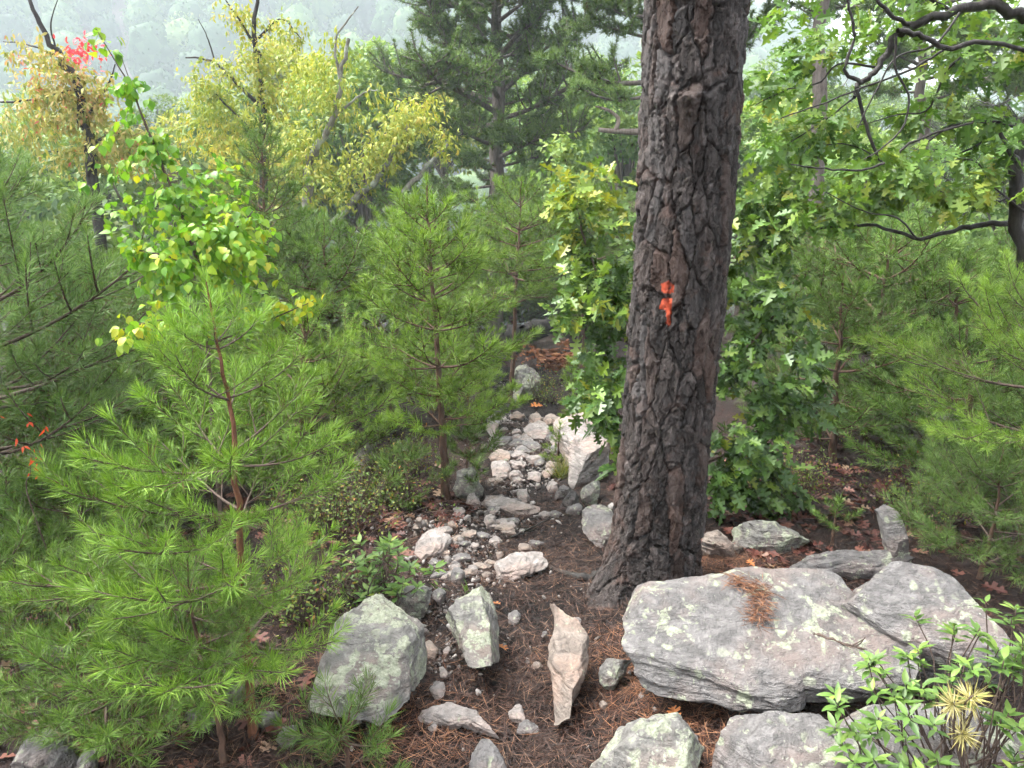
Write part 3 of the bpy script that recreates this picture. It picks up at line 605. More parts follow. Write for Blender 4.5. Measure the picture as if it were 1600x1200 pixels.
def needles_geo(P, D, L, Wd, rnd, side=None, kite=True, bend=0.):
    n = len(P); r_ = np.random.default_rng(n + 3)
    if side is None: side = unit(np.cross(D, r_.normal(size=(n, 3))))
    L = np.broadcast_to(L, (n,))[:, None]; Wd = np.broadcast_to(Wd, (n,))[:, None]
    bv = unit(np.cross(D, side)) * bend * L
    if kite:
        V = np.stack([P, P + D * L * .45 + side * Wd / 2 + bv * .5, P + D * L + bv * 0, P + D * L * .45 - side * Wd / 2 + bv * .5], 1); k = 4
        f = (np.arange(n)[:, None] * 4 + np.array([0, 1, 2, 3])[None])
    else:
        V = np.stack([P + side * Wd / 2, P - side * Wd / 2, P + D * L + bv], 1); f = np.arange(n * 3).reshape(n, 3)
    return V.reshape(-1, 3), f, np.broadcast_to(rnd, (n,))
def litter(name, label, n, area, mat, seed, L=(.04, .09), Wd=.0016, zoff=.008):
    r_ = np.random.default_rng(seed); P = area(r_, n); n = len(P)
    a = r_.uniform(0, 2 * math.pi, n); D = unit(np.stack([np.cos(a), np.sin(a), r_.normal(0, .18, n)], -1))
    P = P + np.stack([0 * a, 0 * a, zoff + r_.uniform(0, .012, n)], -1)
    V, f, rr = needles_geo(P, D, r_.uniform(*L, n), Wd, r_.uniform(0, 1, n), side=unit(np.cross(D, np.array([0, 0, 1.]) + r_.normal(0, .3, (n, 3)))), bend=.08)
    return tag(link(name, mesh_new(name, V, [f], rr), M[mat]), label, 'needle litter', kind='stuff')
def area_floor(r_, n):
    y = 1.3 + 5.2 * r_.uniform(0, 1, n) ** 1.5; x = np.where(r_.uniform(0, 1, n) < .45, trail_x(y) + r_.normal(0, .38, n), r_.uniform(-.72, .72, n) * y + .1)
    k = n2(x, y, 1.7, 3, 44) + r_.normal(0, .16, n) > -.2 - .16 * (np.abs(x - trail_x(y)) > .5); x, y = x[k], y[k]
    return np.stack([x, y, gz(x, y)], -1)
litter('needle_litter', 'brown fallen pine needles matted over the forest floor and trail', 110000, area_floor, 'litter_needle', 51, Wd=.0022)
def area_orange(r_, n):
    c = [ground_at(*p) for p in ((620, 1120), (940, 1020), (1000, 1100), (1080, 1150), (1150, 880), (1100, 880), (470, 1090), (960, 1060), (1040, 895), (680, 1150), (1120, 1180), (600, 1180))]
    k = r_.integers(0, len(c), n); P = np.array(c)[k] + np.stack([r_.normal(0, .11, n), r_.normal(0, .10, n), np.zeros(n)], -1)
    P[:, 2] = gz(P[:, 0], P[:, 1]); return P
litter('orange_needle_litter', 'fresh orange pine needles fallen around the rocks', 4200, area_orange, 'litter_orange', 52, Wd=.0022, zoff=.014)
oakhalf = np.array([(.13, .012), (.24, .05), (.20, .19), (.29, .20), (.37, .07), (.43, .10), (.42, .30), (.50, .34), (.52, .28), (.60, .29), (.59, .11), (.68, .10), (.75, .26), (.82, .21), (.84, .10), (.93, .09), (1.0, .0)])
def oak_leaf():
    """two folded halves and a stalk; 17-point lobed outline"""
    n = len(oakhalf); bend = lambda x: -.16 * x * x
    V = [(0, .006, 0), (0, -.006, 0)]
    for sgn in (1, -1): V += [(x, sgn * y, bend(x) + .30 * y - .35 * y * y) for x, y in oakhalf]
    V.append((.13, 0, 0)); mid = len(V) - 1; ra = [2 + k for k in range(n)]; rb = [2 + n + k for k in range(n)]
    fa = ra + [mid]; fb = [mid] + rb[::-1]
    return np.array(V, float), [np.array([[0, 1, mid]]), np.array([fa, fb])]
def simple_leaf(wd=.5, tip=.15, stalk=.15, fold=.25, bend=-.2, n=5):
    xs = np.linspace(0, 1, n); ww = wd * .5 * np.sin(np.pi * np.clip(xs ** .75, 0, 1)) ; ww[0] = 0.01; ww[-1] = 0
    X = stalk + (1 - stalk) * xs; V = [(0, .008, 0), (0, -.008, 0)]; c0 = len(V)
    V += [(x, 0, bend * x * x) for x in X]; l0 = len(V); V += [(x, w_, bend * x * x + fold * w_) for x, w_ in zip(X[1:-1], ww[1:-1])]; r0 = len(V)
    V += [(x, -w_, bend * x * x + fold * w_) for x, w_ in zip(X[1:-1], ww[1:-1])]
    f3 = [(0, 1, c0), (c0, c0 + 1, l0), (c0, r0, c0 + 1), (c0 + n - 2, c0 + n - 1, l0 + n - 3), (c0 + n - 2, r0 + n - 3, c0 + n - 1)]
    f4 = []
    for k in range(n - 3): f4 += [(c0 + k + 1, c0 + k + 2, l0 + k + 1, l0 + k), (c0 + k + 1, r0 + k, r0 + k + 1, c0 + k + 2)]
    return np.array(V, float), [np.array(f3), np.array(f4)]
kite_leaf = (np.array([(0, 0, 0), (.45, .22, .05), (1, 0, -.12), (.45, -.22, .05)], float), [np.array([[0, 1, 2], [0, 2, 3]])])
OAK = oak_leaf(); BIRCH = simple_leaf(.62, .15, .2, .25, -.25); LAUREL = simple_leaf(.32, .15, .08, .3, -.18); SMALLL = simple_leaf(.5, .1, .1, .2, -.1, 4); LONGL = simple_leaf(.34, .1, .1, .25, -.3, 4)
def area_leaves(r_, n):
    c = [(ground_at(1330, 740), .6), (ground_at(1250, 800), .45), (ground_at(1420, 790), .5), (ground_at(560, 800), .4), (ground_at(620, 790), .3), (ground_at(500, 850), .4), (ground_at(60, 1010), .4), (ground_at(250, 1090), .3), (ground_at(1200, 850), .35)]
    k = r_.integers(0, len(c), n); s = np.array([a[1] for a in c])[k]; P = np.array([a[0] for a in c])[k]
    P = P + np.stack([r_.normal(0, 1, n) * s, r_.normal(0, 1, n) * s, 0 * s], -1); P = P[np.abs(P[:, 0] - trail_x(P[:, 1])) > .38]; P[:, 2] = gz(P[:, 0], P[:, 1]) + .012; return P
r_ = np.random.default_rng(61); P = area_leaves(r_, 1500); n = len(P)
a = r_.uniform(0, 6.28, n); Q = frames(np.stack([np.cos(a), np.sin(a), r_.normal(0, .2, n)], -1), np.array([0, 0, 1.]) + r_.normal(0, .35, (n, 3)))
V, Fs, rr = instance_geo(OAK[0], OAK[1], P, Q, r_.uniform(.06, .12, n), r_.uniform(0, 1, n))
tag(link('leaf_litter', mesh_new('leaf_litter', V, Fs, rr), M['litter_leaf']), 'dead reddish-brown oak leaves littering the ground off the trail', 'leaf litter', kind='stuff')

# ------------------------------------------------------------------ pines
def rot_to(d, up=(0, 0, 1)):
    return frames(np.asarray(d, float)[None], np.asarray(up, float)[None])[0]
def shoot_needles(pts, t0, dens, nl, nw, r_, kite, up=.18, tipfan=True):
    """needles set all round a shoot polyline from parameter t0 to its tip, closing forward at the tip"""
    seg = np.linalg.norm(np.diff(pts, axis=0), axis=1); cl = np.concatenate([[0], np.cumsum(seg)]); Lt = cl[-1]
    n = max(6, int(dens * Lt * (1 - t0)))
    u = (t0 + (1 - t0) * r_.uniform(0, 1, n)) * Lt
    if tipfan: u = np.concatenate([u, Lt * (1 - np.abs(r_.normal(0, .02, int(12 + n * .05))))]); n = len(u)
    P = np.stack([np.interp(u, cl, pts[:, k]) for k in range(3)], -1)
    T = unit(np.stack([np.interp(u, cl, np.gradient(pts[:, k], cl)) for k in range(3)], -1))
    az = r_.uniform(0, 2 * math.pi, n); ref = unit(np.cross(T, [0.01, .02, 1.])); bb = np.cross(T, ref)
    rad = np.cos(az)[:, None] * ref + np.sin(az)[:, None] * bb
    al = R(52) + r_.normal(0, R(10), n); al = np.where(u > Lt * .93, R(28) + r_.normal(0, R(14), n), al)
    D = unit(T * np.cos(al)[:, None] + rad * np.sin(al)[:, None] + [0, 0, up])
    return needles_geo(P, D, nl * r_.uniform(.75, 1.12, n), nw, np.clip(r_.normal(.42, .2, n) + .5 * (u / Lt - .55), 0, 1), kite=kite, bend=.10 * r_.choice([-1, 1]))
def branch_proto(L, seed, nl, nw, dens, nsub, kite, wood_r, clump=False, inner=.35, sides=5, lift=.16):
    r_ = np.random.default_rng(seed); W = Geo(); Nn = Geo()
    s = np.linspace(0, 1, 9); ax = np.stack([s * L, .05 * L * np.sin(s * 3 + r_.uniform(0, 6)) * s, lift * L * s ** 2 - .04 * L * np.sin(s * 3.1)], -1)
    W.tube(ax, np.linspace(wood_r, wood_r * .28, 9), sides)
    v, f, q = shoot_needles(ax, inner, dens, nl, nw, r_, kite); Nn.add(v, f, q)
    for k in range(nsub):
        t = .2 + .72 * (k + r_.uniform(0, .7)) / nsub; p = np.array([np.interp(t, s, ax[:, c]) for c in range(3)]); sg = 1 if k % 2 else -1
        a = sg * R(48 + r_.normal(0, 12)); ll = L * ((1 - t) * .62 + .13) * r_.uniform(.7, 1.15)
        d = unit([math.cos(a), math.sin(a), .18 + r_.normal(0, .16)]); u = np.linspace(0, 1, 6)[:, None]
        sp = p + d * u * ll + np.array([.12, 0, .22]) * ll * u ** 2
        W.tube(sp, np.linspace(wood_r * .5, wood_r * .2, 6), 4)
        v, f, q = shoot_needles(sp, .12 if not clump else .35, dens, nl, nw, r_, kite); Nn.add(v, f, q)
        for kk in range(int(ll / (nl * 3.2))):
            t2 = r_.uniform(.25, .9); p2 = sp[0] + (sp[-1] - sp[0]) * t2; a2 = a + r_.choice([-1, 1]) * R(45 + r_.normal(0, 10)); l2 = ll * r_.uniform(.25, .5)
            d2 = unit([math.cos(a2), math.sin(a2), .25 + r_.normal(0, .25)]); sp2 = p2 + d2 * np.linspace(0, 1, 4)[:, None] * l2 + np.array([0, 0, .2]) * l2 * np.linspace(0, 1, 4)[:, None] ** 2
            W.tube(sp2, np.linspace(wood_r * .3, wood_r * .16, 4), 3)
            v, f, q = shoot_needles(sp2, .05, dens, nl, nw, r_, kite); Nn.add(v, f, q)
    return dict(L=L, wood=W.mesh('branch'), needles=Nn.mesh('needles'))
NEAR = [branch_proto(L, 200 + 7 * k + int(L * 100), .050, .0017, 820, ns, True, wr) for L, ns, wr in ((.16, 2, .0028), (.30, 4, .004), (.45, 6, .005), (.62, 8, .007)) for k in range(3)]
MIDB = [branch_proto(L, 300 + 7 * k + int(L * 100), .062, .0044, 430, ns, False, wr) for L, ns, wr in ((.2, 2, .004), (.38, 4, .006), (.62, 7, .008), (.95, 9, .012)) for k in range(2)]
def clump_proto(L, seed, nsub, wood_r, nl=.10, nw=.013):
    """old pine limb: crooked wood ending in many short-needled tufts"""
    r_ = np.random.default_rng(seed); W = Geo(); Nn = Geo(); s = np.linspace(0, 1, 10)
    ax = np.stack([s * L, .12 * L * np.sin(s * 4 + r_.uniform(0, 6)) * s, .10 * L * s ** 2 + .07 * L * np.sin(s * 5 + r_.uniform(0, 6)) * s], -1); W.tube(ax, np.linspace(wood_r, wood_r * .3, 10), 5)
    tips = [(ax[-1], unit(ax[-1] - ax[-2]))]
    for k in range(nsub):
        t = r_.uniform(.3, 1); p = np.array([np.interp(t, s, ax[:, c]) for c in range(3)]); d = unit([r_.uniform(.0, .9), r_.normal(0, .75), r_.normal(.3, .35)]); ll = L * r_.uniform(.10, .30) * (1.25 - .5 * t)
        q = resample([p, p + d * ll * .5 + r_.normal(0, .06, 3) * ll, p + d * ll + [0, 0, .12 * ll]], 5); W.tube(q, np.linspace(wood_r * .4, wood_r * .16, 5), 4); tips.append((q[-1], unit(q[-1] - q[-2]))); tips.append((q[3], unit(d + r_.normal(0, .5, 3))))
        for _ in range(2): tips.append((q[2] + r_.normal(0, .05, 3), unit(d + r_.normal(0, .9, 3) + [0, 0, .3])))
    for p, d in tips:
        n = 46; dd = unit(d * r_.uniform(.0, 1.0, (n, 1)) + unit(r_.normal(size=(n, 3))) * .85 + [0, 0, .15]); v, f, q = needles_geo(p + d * r_.uniform(-.10, .05, (n, 1)), dd, nl * r_.uniform(.7, 1.2, n), nw, np.clip(.45 + .35 * dd[:, 2] + r_.normal(0, .15, n), 0, 1), kite=False); Nn.add(v, f, q)  # upward needles take a lighter colour, top light painted into each tuft
    return dict(L=L, wood=W.mesh('branch'), needles=Nn.mesh('needles'))
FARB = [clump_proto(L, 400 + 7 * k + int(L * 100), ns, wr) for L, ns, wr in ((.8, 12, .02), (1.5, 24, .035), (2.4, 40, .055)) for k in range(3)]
def pick(protos, L, r_):
    best = sorted(protos, key=lambda p: abs(math.log(p['L'] / L)) + r_.uniform(0, .25)); return best[0]
def put_branch(tree, org, protos, P, az, el, L, nmat, wmat, r_, roll=None):
    pr_ = pick(protos, L, r_); s = float(np.clip(L / pr_['L'], .55, 1.5))
    d = np.array([math.cos(az) * math.cos(el), math.sin(az) * math.cos(el), math.sin(el)])
    Mx = rot_to(d, np.array([0, 0, 1.]) + r_.normal(0, .18, 3))
    m4 = Matrix.Translation(Vector(np.asarray(P) - org)) @ Matrix(Mx.tolist()).to_4x4() @ Matrix.Diagonal((s, s * r_.choice([-1, 1]), s, 1))
    b = link('branch', pr_['wood'], M[wmat], tree); b.matrix_local = m4
    nd_ = link('needles', pr_['needles'], M[nmat], b); tag(nd_, kind='stuff')
    return b
LEADERS = {}
def leader(protos_key, L, nl, nw, dens, kite):
    k = (protos_key, round(L, 2))
    if k not in LEADERS:
        r_ = np.random.default_rng(int(L * 1000)); pts = np.stack([np.zeros(6), np.zeros(6), np.linspace(0, L, 6)], -1)
        G_ = Geo(); v, f, q = shoot_needles(pts, .0, dens, nl, nw, r_, kite, .3); G_.add(v, f, q); LEADERS[k] = G_.mesh('leader_needles')
    return LEADERS[k]
def pine_sapling(label, stem, r0, Lmax, nmat, wmat='bark_pine', protos='near', whorl=.17, nb=5, start=.12, peak=.55, seed=1, name='young_pine', group=None, elev=(55, 2), extra=0, cat='tree', lead=.16, bare=0., low=.6, thin=None):
    """stem: world points base -> tip"""
    r_ = np.random.default_rng(seed); stem = np.asarray(stem, float); base = stem[0]; tree = empty(name, base)
    tag(tree, label, cat, group)
    pts = resample(stem, 26); seg = np.concatenate([[0], np.cumsum(np.linalg.norm(np.diff(pts, axis=0), axis=1))]); H = seg[-1]
    pts[1:-1, :2] += r_.normal(0, r0 * .18, (24, 2))
    G_ = Geo(); ext = np.vstack([pts[0] - [0, 0, .1], pts]); G_.tube(ext - base, np.concatenate([[r0 * 1.15], np.interp(seg / H, [0, .1, .85, 1], [r0 * 1.1, r0 * .92, r0 * .3, r0 * .16])]), 10, bump=.05)
    link('trunk', G_.mesh('trunk', True), M[wmat], tree)
    PR = {'near': NEAR, 'mid': MIDB, 'far': FARB}[protos]; prm = {'near': (.050, .0017, 820, True), 'mid': (.062, .0044, 450, False), 'far': (.10, .013, 420, False)}[protos]
    at_h = lambda h: np.array([np.interp(h, seg, pts[:, k]) for k in range(3)])
    h = H - lead; az0 = r_.uniform(0, 6.28); k = 0
    lm = leader(protos, lead * 1.05, *prm); lo = link('leader_needles', lm, M[nmat], tree); tag(lo, kind='stuff'); lo.location = at_h(h) - base
    dv = unit(pts[-1] - at_h(h)); lo.rotation_euler = Vector(dv).to_track_quat('Z', 'Y').to_euler()
    while h > max(start * H, bare):
        t = (H - h) / (H * (1 - start)); shape = np.interp(t, [0, .12, peak, 1], [.12, .30, 1, low])
        step = whorl * (.6 + .5 * min(1, t * 2)) * r_.uniform(.75, 1.2)
        n = nb + r_.integers(-1, 2) + (extra if t > .4 else 0)
        for q in range(max(2, n)):
            a_ = az0 + q * 2 * math.pi / n + r_.normal(0, .22); short = 1. if thin is None or t < thin[0] or math.cos(a_) < .2 else thin[1]
            el = R(np.interp(t, [0, .35, 1], [elev[0], (elev[0] + elev[1]) * .42, elev[1]]) + r_.normal(0, 8))
            put_branch(tree, base, PR, at_h(h - r_.uniform(0, step * .4)), a_, el, short * Lmax * shape * r_.uniform(.7, 1.12), nmat, wmat if protos != 'near' else 'twig', r_)
        az0 += .7 + r_.uniform(0, .6); h -= step; k += 1
    return tree
def px_stem(pts, Y): return [at(px, py, Y) for px, py in pts]
def stem_at(px, Y, toppx, toppy, lean=0):
    """upright stem whose foot stands on the ground at distance Y below column px and whose tip shows at (toppx, toppy)"""
    T = at(toppx, toppy, Y + lean); bx = at(px, 600, Y)[0]
    # foot column: solve x at ground height
    for _ in range(6):
        z = gz1(bx, Y); rel = np.array([bx, Y, z]) - CAMP; dep = rel @ FW; bx = (px - 800) / FPX * dep
    B = np.array([bx, Y, gz1(bx, Y)]); return [B, B * .66 + T * .34, B * .33 + T * .67, T]
def cl(px, py, Y, rx, rz, ry, n, shade=.45):
    c = at(px, py, Y); k = (c - CAMP) @ FW / FPX; return (c, (rx * k, ry, rz * k), n, shade)
def pl(pts, Y): return [at(p[0], p[1], Y if len(p) < 3 else p[2]) for p in pts]
# 1 foreground sapling
Y1 = 2.02
B = ground_at(396, 1150)
pine_sapling('bright green pine sapling in the left foreground, nearest the camera', [B] + [at(px, py, y) for px, py, y in ((384, 1000, B[1] + .02), (376, 850, B[1] + .03), (366, 690, B[1] + .05), (345, 560, B[1] + .07), (322, 440, B[1] + .09))],
             .015, .52, 'needle_bright', 'bark_red', 'near', .17, 5, .16, .55, 1, elev=(42, -2), low=.95, thin=(.5, .6))
# a second, shorter stem beside it
B = ground_at(350, 1195)
pine_sapling('short pine sapling with a thin crooked stem beside the foreground sapling', [B, at(340, 1120, B[1] + .02), at(322, 1060, B[1] + .02), at(300, 960, B[1] + .03), at(292, 870, B[1] + .04)], .010, .34, 'needle_dark', 'bark_pine', 'near', .12, 4, .3, .6, 2, elev=(45, 0), low=.7)
# left edge pine, bluish
Yb = 3.05; Bx = at(-25, 740, Yb)[0]
pine_sapling('blue-green pine reaching in from the left edge', [(Bx, Yb, gz1(Bx, Yb)), at(-25, 740, Yb), at(-45, 560, Yb), at(-60, 400, Yb), at(-70, 225, Yb)], .035, .92, 'needle_blue', 'bark_red', 'near', .2, 5, .14, .45, 3, elev=(38, 6), low=.8, extra=1)
# central young pine
pine_sapling('bright young pine standing in mid-picture left of the trail', [ground_at(697, 782)] + px_stem([(690, 650), (681, 500), (673, 400), (667, 285)], ground_at(697, 782)[1]), .026, .62, 'needle_mid', 'bark_pine', 'mid', .18, 6, .24, .62, 5, elev=(50, 6), lead=.2, low=.6)
# other young pines (label, foot px, Y, top px, top py, Lmax, mat, seed)
yp = [
 ('young pine with pale tip just right behind the central young pine', 798, 7.4, 815, 283, .85, 'needle_mid', 11),
 ('slender dark pine with whorled tip among the yellow trees', 428, 6.3, 406, 178, .80, 'needle_dark', 12),
 ('dark pine filling the gap left of the central young pine', 520, 6.0, 505, 335, .95, 'needle_dark', 13),
 ('yellow-green pine directly behind the central young pine', 610, 6.2, 632, 318, .95, 'needle_mid', 14),
 ('dim pine between the blue-green pine and the light-leaved birch', 150, 4.6, 140, 380, .95, 'needle_dark', 15),
 ('tall dark pine with thin bare stem right of the big trunk', 1350, 5.4, 1395, 345, 1.0, 'needle_dark', 16),
 ('dark pine behind the oak shrub on the right', 1260, 6.6, 1290, 330, 1.0, 'needle_dark', 17),
 ('pine at the right side below the leaning oak branch', 1480, 5.2, 1500, 395, 1.0, 'needle_dark', 18),
 ('deep green pine in shade at the far right', 1600, 6.0, 1600, 370, 1.1, 'needle_dark', 19),
 ('dusky pine behind the trail end, left of the fallen log', 722, 9.0, 738, 330, 1.1, 'needle_dark', 20),
 ('dark pine between big trunk and the tall bushy pine behind the log', 905, 9.5, 900, 300, 1.1, 'needle_dark', 21),
 ('pine with brownish lower stem deep on the left', 330, 5.6, 300, 420, .9, 'needle_olive', 22),
 ('dark low pine under the yellow tree', 450, 7.6, 455, 320, 1.1, 'needle_dark', 23),
 ('shaded pine left of the thin-stemmed dark pine on the right', 1300, 4.9, 1318, 430, .8, 'needle_dark', 24),
 ('shaded pine with lower tip right of the thin-stemmed dark pine', 1425, 6.4, 1440, 380, 1.1, 'needle_dark', 25),
 ('short dark pine close behind the bright sapling at right', 1520, 4.0, 1510, 500, .75, 'needle_dark', 26),
 ('short dark pine behind the left of the foreground sapling', 110, 3.6, 100, 560, .75, 'needle_dark', 27),
 ('dark pine behind the middle of the foreground sapling', 250, 4.0, 262, 520, .8, 'needle_dark', 28),
 ('half-hidden dark pine between foreground sapling and central pine', 470, 4.6, 478, 470, .8, 'needle_mid', 29),
 ('low dense pine far behind the fallen log', 800, 15.5, 805, 385, 1.5, 'needle_dark', 35),
 ('low dense pine behind the oak shrub beyond the log', 900, 14.5, 905, 375, 1.5, 'needle_dark', 36),
 ('low dense pine far behind the central pine', 720, 14.0, 715, 385, 1.5, 'needle_dark', 37),
 ('distant dark pine below the tall bushy pine trunk', 690, 10.5, 700, 300, 1.3, 'needle_dark', 30),
 ('distant dark pine just right below the tall bushy pine', 912, 11.0, 905, 290, 1.3, 'needle_dark', 34),
]
for lab, px, Y, tpx, tpy, Lm, mt, sd_ in yp:
    pine_sapling(lab, stem_at(px, Y, tpx, tpy), .028, Lm, mt, 'bark_pine', 'mid', .22, 5, .08 if sd_ not in (16, 11, 20, 21, 30, 34) else .5, .6, sd_, elev=(50, 5), lead=.22, low=.8)
# right foreground pine sapling, bright
Yq = 3.1; bx = at(1630, 800, Yq)[0]
pine_sapling('bright green pine sapling leaning in from the right edge', [(bx, Yq, gz1(bx, Yq)), at(1630, 800, Yq), at(1628, 620, Yq), at(1620, 430, Yq)], .018, .66, 'needle_mid', 'bark_pine', 'near', .17, 5, .42, .6, 31, elev=(45, 2), low=.9)
B = ground_at(1530, 905)
pine_sapling('low olive pine thicket sapling at the right behind the wedge boulder', [B, B + [.02, 0, .3], B + [.0, 0, .62]], .012, .48, 'needle_olive', 'bark_pine', 'near', .11, 5, .06, .5, 32, elev=(50, 5), low=.9)
B = ground_at(1590, 860)
pine_sapling('olive pine sapling cut by the right edge', [B, B + [.02, 0, .4], B + [.0, 0, .85]], .013, .5, 'needle_olive', 'bark_pine', 'near', .12, 5, .06, .5, 33, elev=(50, 5), low=.9)
# seedlings along the trail
for lab, px, py, h, L, mt, sd_ in (
 ('pine seedling on the right trail edge before the pale outcrop', 872, 728, .30, .16, 'needle_mid', 41),
 ('thin pine seedling left of where the trail disappears', 768, 668, .6, .26, 'needle_mid', 42),
 ('pine seedling with reddish stem right of the central young pine', 733, 690, .8, .30, 'needle_mid', 43),
 ('pine seedling before the rusty dead fern', 912, 640, .6, .28, 'needle_mid', 44),
 ('tiny pine seedling on the outcrop beside the trail', 893, 668, .3, .16, 'needle_mid', 45),
 ('low pine seedling at the foot of the central young pine', 640, 790, .38, .3, 'needle_olive', 46),
 ('drooping pine seedling right of the central pine stem', 730, 770, .45, .3, 'needle_olive', 47),
 ('pine seedling beside the pale outcrop end behind the trunk', 800, 655, .35, .2, 'needle_mid', 48),
 ('little pine behind the tan stone, right of the big trunk', 1300, 850, .22, .14, 'needle_dark', 49)):
    B = ground_at(px, py)
    pine_sapling(lab, [B, B + [0, 0, h * .5], B + [.01, 0, h]], .008, L, mt, 'bark_pine', 'mid', .12, 4, .12, .6, sd_, elev=(50, 10), lead=.1, cat='seedling', name='pine_seedling')
# needles near the left border and the bottom: low branches of a seedling cluster
for lab, px, py, h, L, sd_ in (('dark pine seedling low in the left foreground', 130, 1110, .50, .42, 51), ('pine seedling at the bottom edge under the foreground sapling', 545, 1210, .24, .24, 52),
                               ('dense pine seedling on the left edge above the domed rock', 30, 1060, .55, .42, 53), ('pine seedling at the bottom between corner rocks and sapling', 220, 1200, .36, .36, 54),
                               ('pine seedling at the bottom left between the domed rock and the sapling', 175, 1165, .34, .34, 57), ('low spreading pine seedling beneath the foreground sapling', 290, 1090, .36, .36, 58), ('pine seedling left behind the foreground sapling', 150, 960, .7, .48, 55)):
    B = ground_at(px, py)
    pine_sapling(lab, [B, B + [0, 0, h * .5], B + [.02, 0, h]], .008, L, 'needle_dark' if sd_ != 56 else 'needle_bright', 'bark_pine', 'near', .10, 4, .12, .6, sd_, elev=(50, 5), lead=.1, cat='seedling', name='pine_seedling')

# tall bushy pine in the middle distance
def tall_pine(label, px, Y, toppy, lean_px, r0, Lmax, nmat, seed, wmat='bark_grey', start=.35, nbr=46, group=None, name='tall_pine', mids=None):
    r_ = np.random.default_rng(seed); st = stem_at(px, Y, px + lean_px, toppy); base = st[0]; tree = empty(name, base); tag(tree, label, 'tree', group)
    pts = resample(st, 20); pts[1:-1, :2] += r_.normal(0, r0 * .25, (18, 2)); G_ = Geo(); G_.tube(np.vstack([pts[0] - [0, 0, .5], pts]) - base, np.concatenate([[r0 * 1.1], np.linspace(r0, r0 * .25, 20)]), 14, bump=.05)
    link('trunk', G_.mesh('trunk', True), M[wmat], tree); H = pts[-1, 2] - base[2]
    for k in range(nbr):
        t = start + (1 - start) * (k + r_.uniform(0, 1)) / nbr; P = np.array([np.interp(t, np.linspace(0, 1, 20), pts[:, c]) for c in range(3)])
        L = Lmax * np.interp(t, [start, start + .2, .75, 1], [.55, 1, .85, .25]) * r_.uniform(.55, 1.1)
        put_branch(tree, base, FARB, P, k * 2.4 + r_.normal(0, .4), R(np.interp(t, [start, 1], [4, 45]) + r_.normal(0, 12)), L, nmat, wmat, r_)
    return tree
tall_pine('tall bushy pine with dark trunk in the middle distance, centre', 772, 13.5, -330, 12, .16, 2.2, 'needle_olive', 71, 'bark_grey', .27, 84)
tall_pine('bare-stemmed pine behind the oak leaves at upper right', 1268, 9.5, -520, 28, .12, 1.7, 'needle_mid', 72, 'bark_grey', .62, 26)
tall_pine('forked-looking pine in mist behind the right-hand oak', 1432, 13.0, -250, 20, .12, 2.0, 'needle_olive', 73, 'bark_grey', .5, 26)
hp = tall_pine('hidden pine whose limbs show left of the big trunk top', 1090, 11.0, -520, 0, .15, 2.2, 'needle_olive', 74, 'bark_grey', .45, 34)
r_ = np.random.default_rng(745)
for px, py, L, el in ((1040, 128, 1.75, 2), (1050, 30, 1.6, 8), (1040, 150, 1.3, -4), (1030, 60, 1.2, 4)): put_branch(hp, np.array(hp.location), FARB, at(px, py, 10.9), math.pi + r_.normal(0, .15), R(el), L, 'needle_olive', 'bark_grey', r_)
G_ = Geo(); b0 = np.array(hp.location); G_.tube(np.array(resample(pl([(1050, 205), (1000, 206), (965, 205), (935, 203)], 10.6), 12)) - b0, np.linspace(.05, .03, 12), 7, bump=.1); G_.tube(np.array(resample(pl([(962, 203), (966, 185), (950, 172), (930, 166)], 10.6), 10)) - b0, np.linspace(.035, .012, 10), 6, bump=.1)
link('dead_limb', G_.mesh('dead_limb', True), M['dead'], hp)
tall_pine('shadowy pine at the far right edge of the wood', 1640, 11.0, -200, 20, .12, 2.0, 'needle_olive', 75, 'bark_grey', .45, 26)

# ------------------------------------------------------------------ broad-leaved trees and shrubs
def place_leaves(tree, base, LF, P, D, Nn, S, rnd, mat, leafmesh, n_single=300, mass='foliage'):
    """the nearest n_single leaves become parts of their own; the rest one mass"""
    Q = frames(D, Nn); dist = np.linalg.norm(P - CAMP, axis=1) / S; o = np.argsort(dist); a, b = o[:n_single], o[n_single:]
    for k in a:
        l = bpy.data.objects.new('leaf', leafmesh[int(rnd[k] * .999 * len(leafmesh))]); COL.objects.link(l); l.parent = tree
        l.matrix_local = Matrix.Translation(Vector(P[k] - base)) @ Matrix((Q[k] * S[k]).tolist()).to_4x4()
    if len(b):
        V, Fs, rr = instance_geo(LF[0], LF[1], P[b] - base, Q[b], S[b], rnd[b]); tag(link(mass, mesh_new(mass, V, Fs, rr), mat, tree), kind='stuff')
def leaf_meshes(name, LF, mat, n=8):
    out_ = []
    for k in range(n):
        v = LF[0] * (1 + .06 * np.random.default_rng(k).normal(size=LF[0].shape)); nf = sum(len(f) for f in LF[1])
        me = mesh_new(name, v, LF[1], np.full(nf, (k + .5) / n)); me.materials.append(mat); out_.append(me)
    return out_
LM = {'oak': leaf_meshes('oak_leaf', OAK, M['oak']), 'oak_light': leaf_meshes('oak_leaf', OAK, M['oak_light']), 'birch': leaf_meshes('birch_leaf', BIRCH, M['birch']), 'laurel': leaf_meshes('laurel_leaf', LAUREL, M['laurel'])}
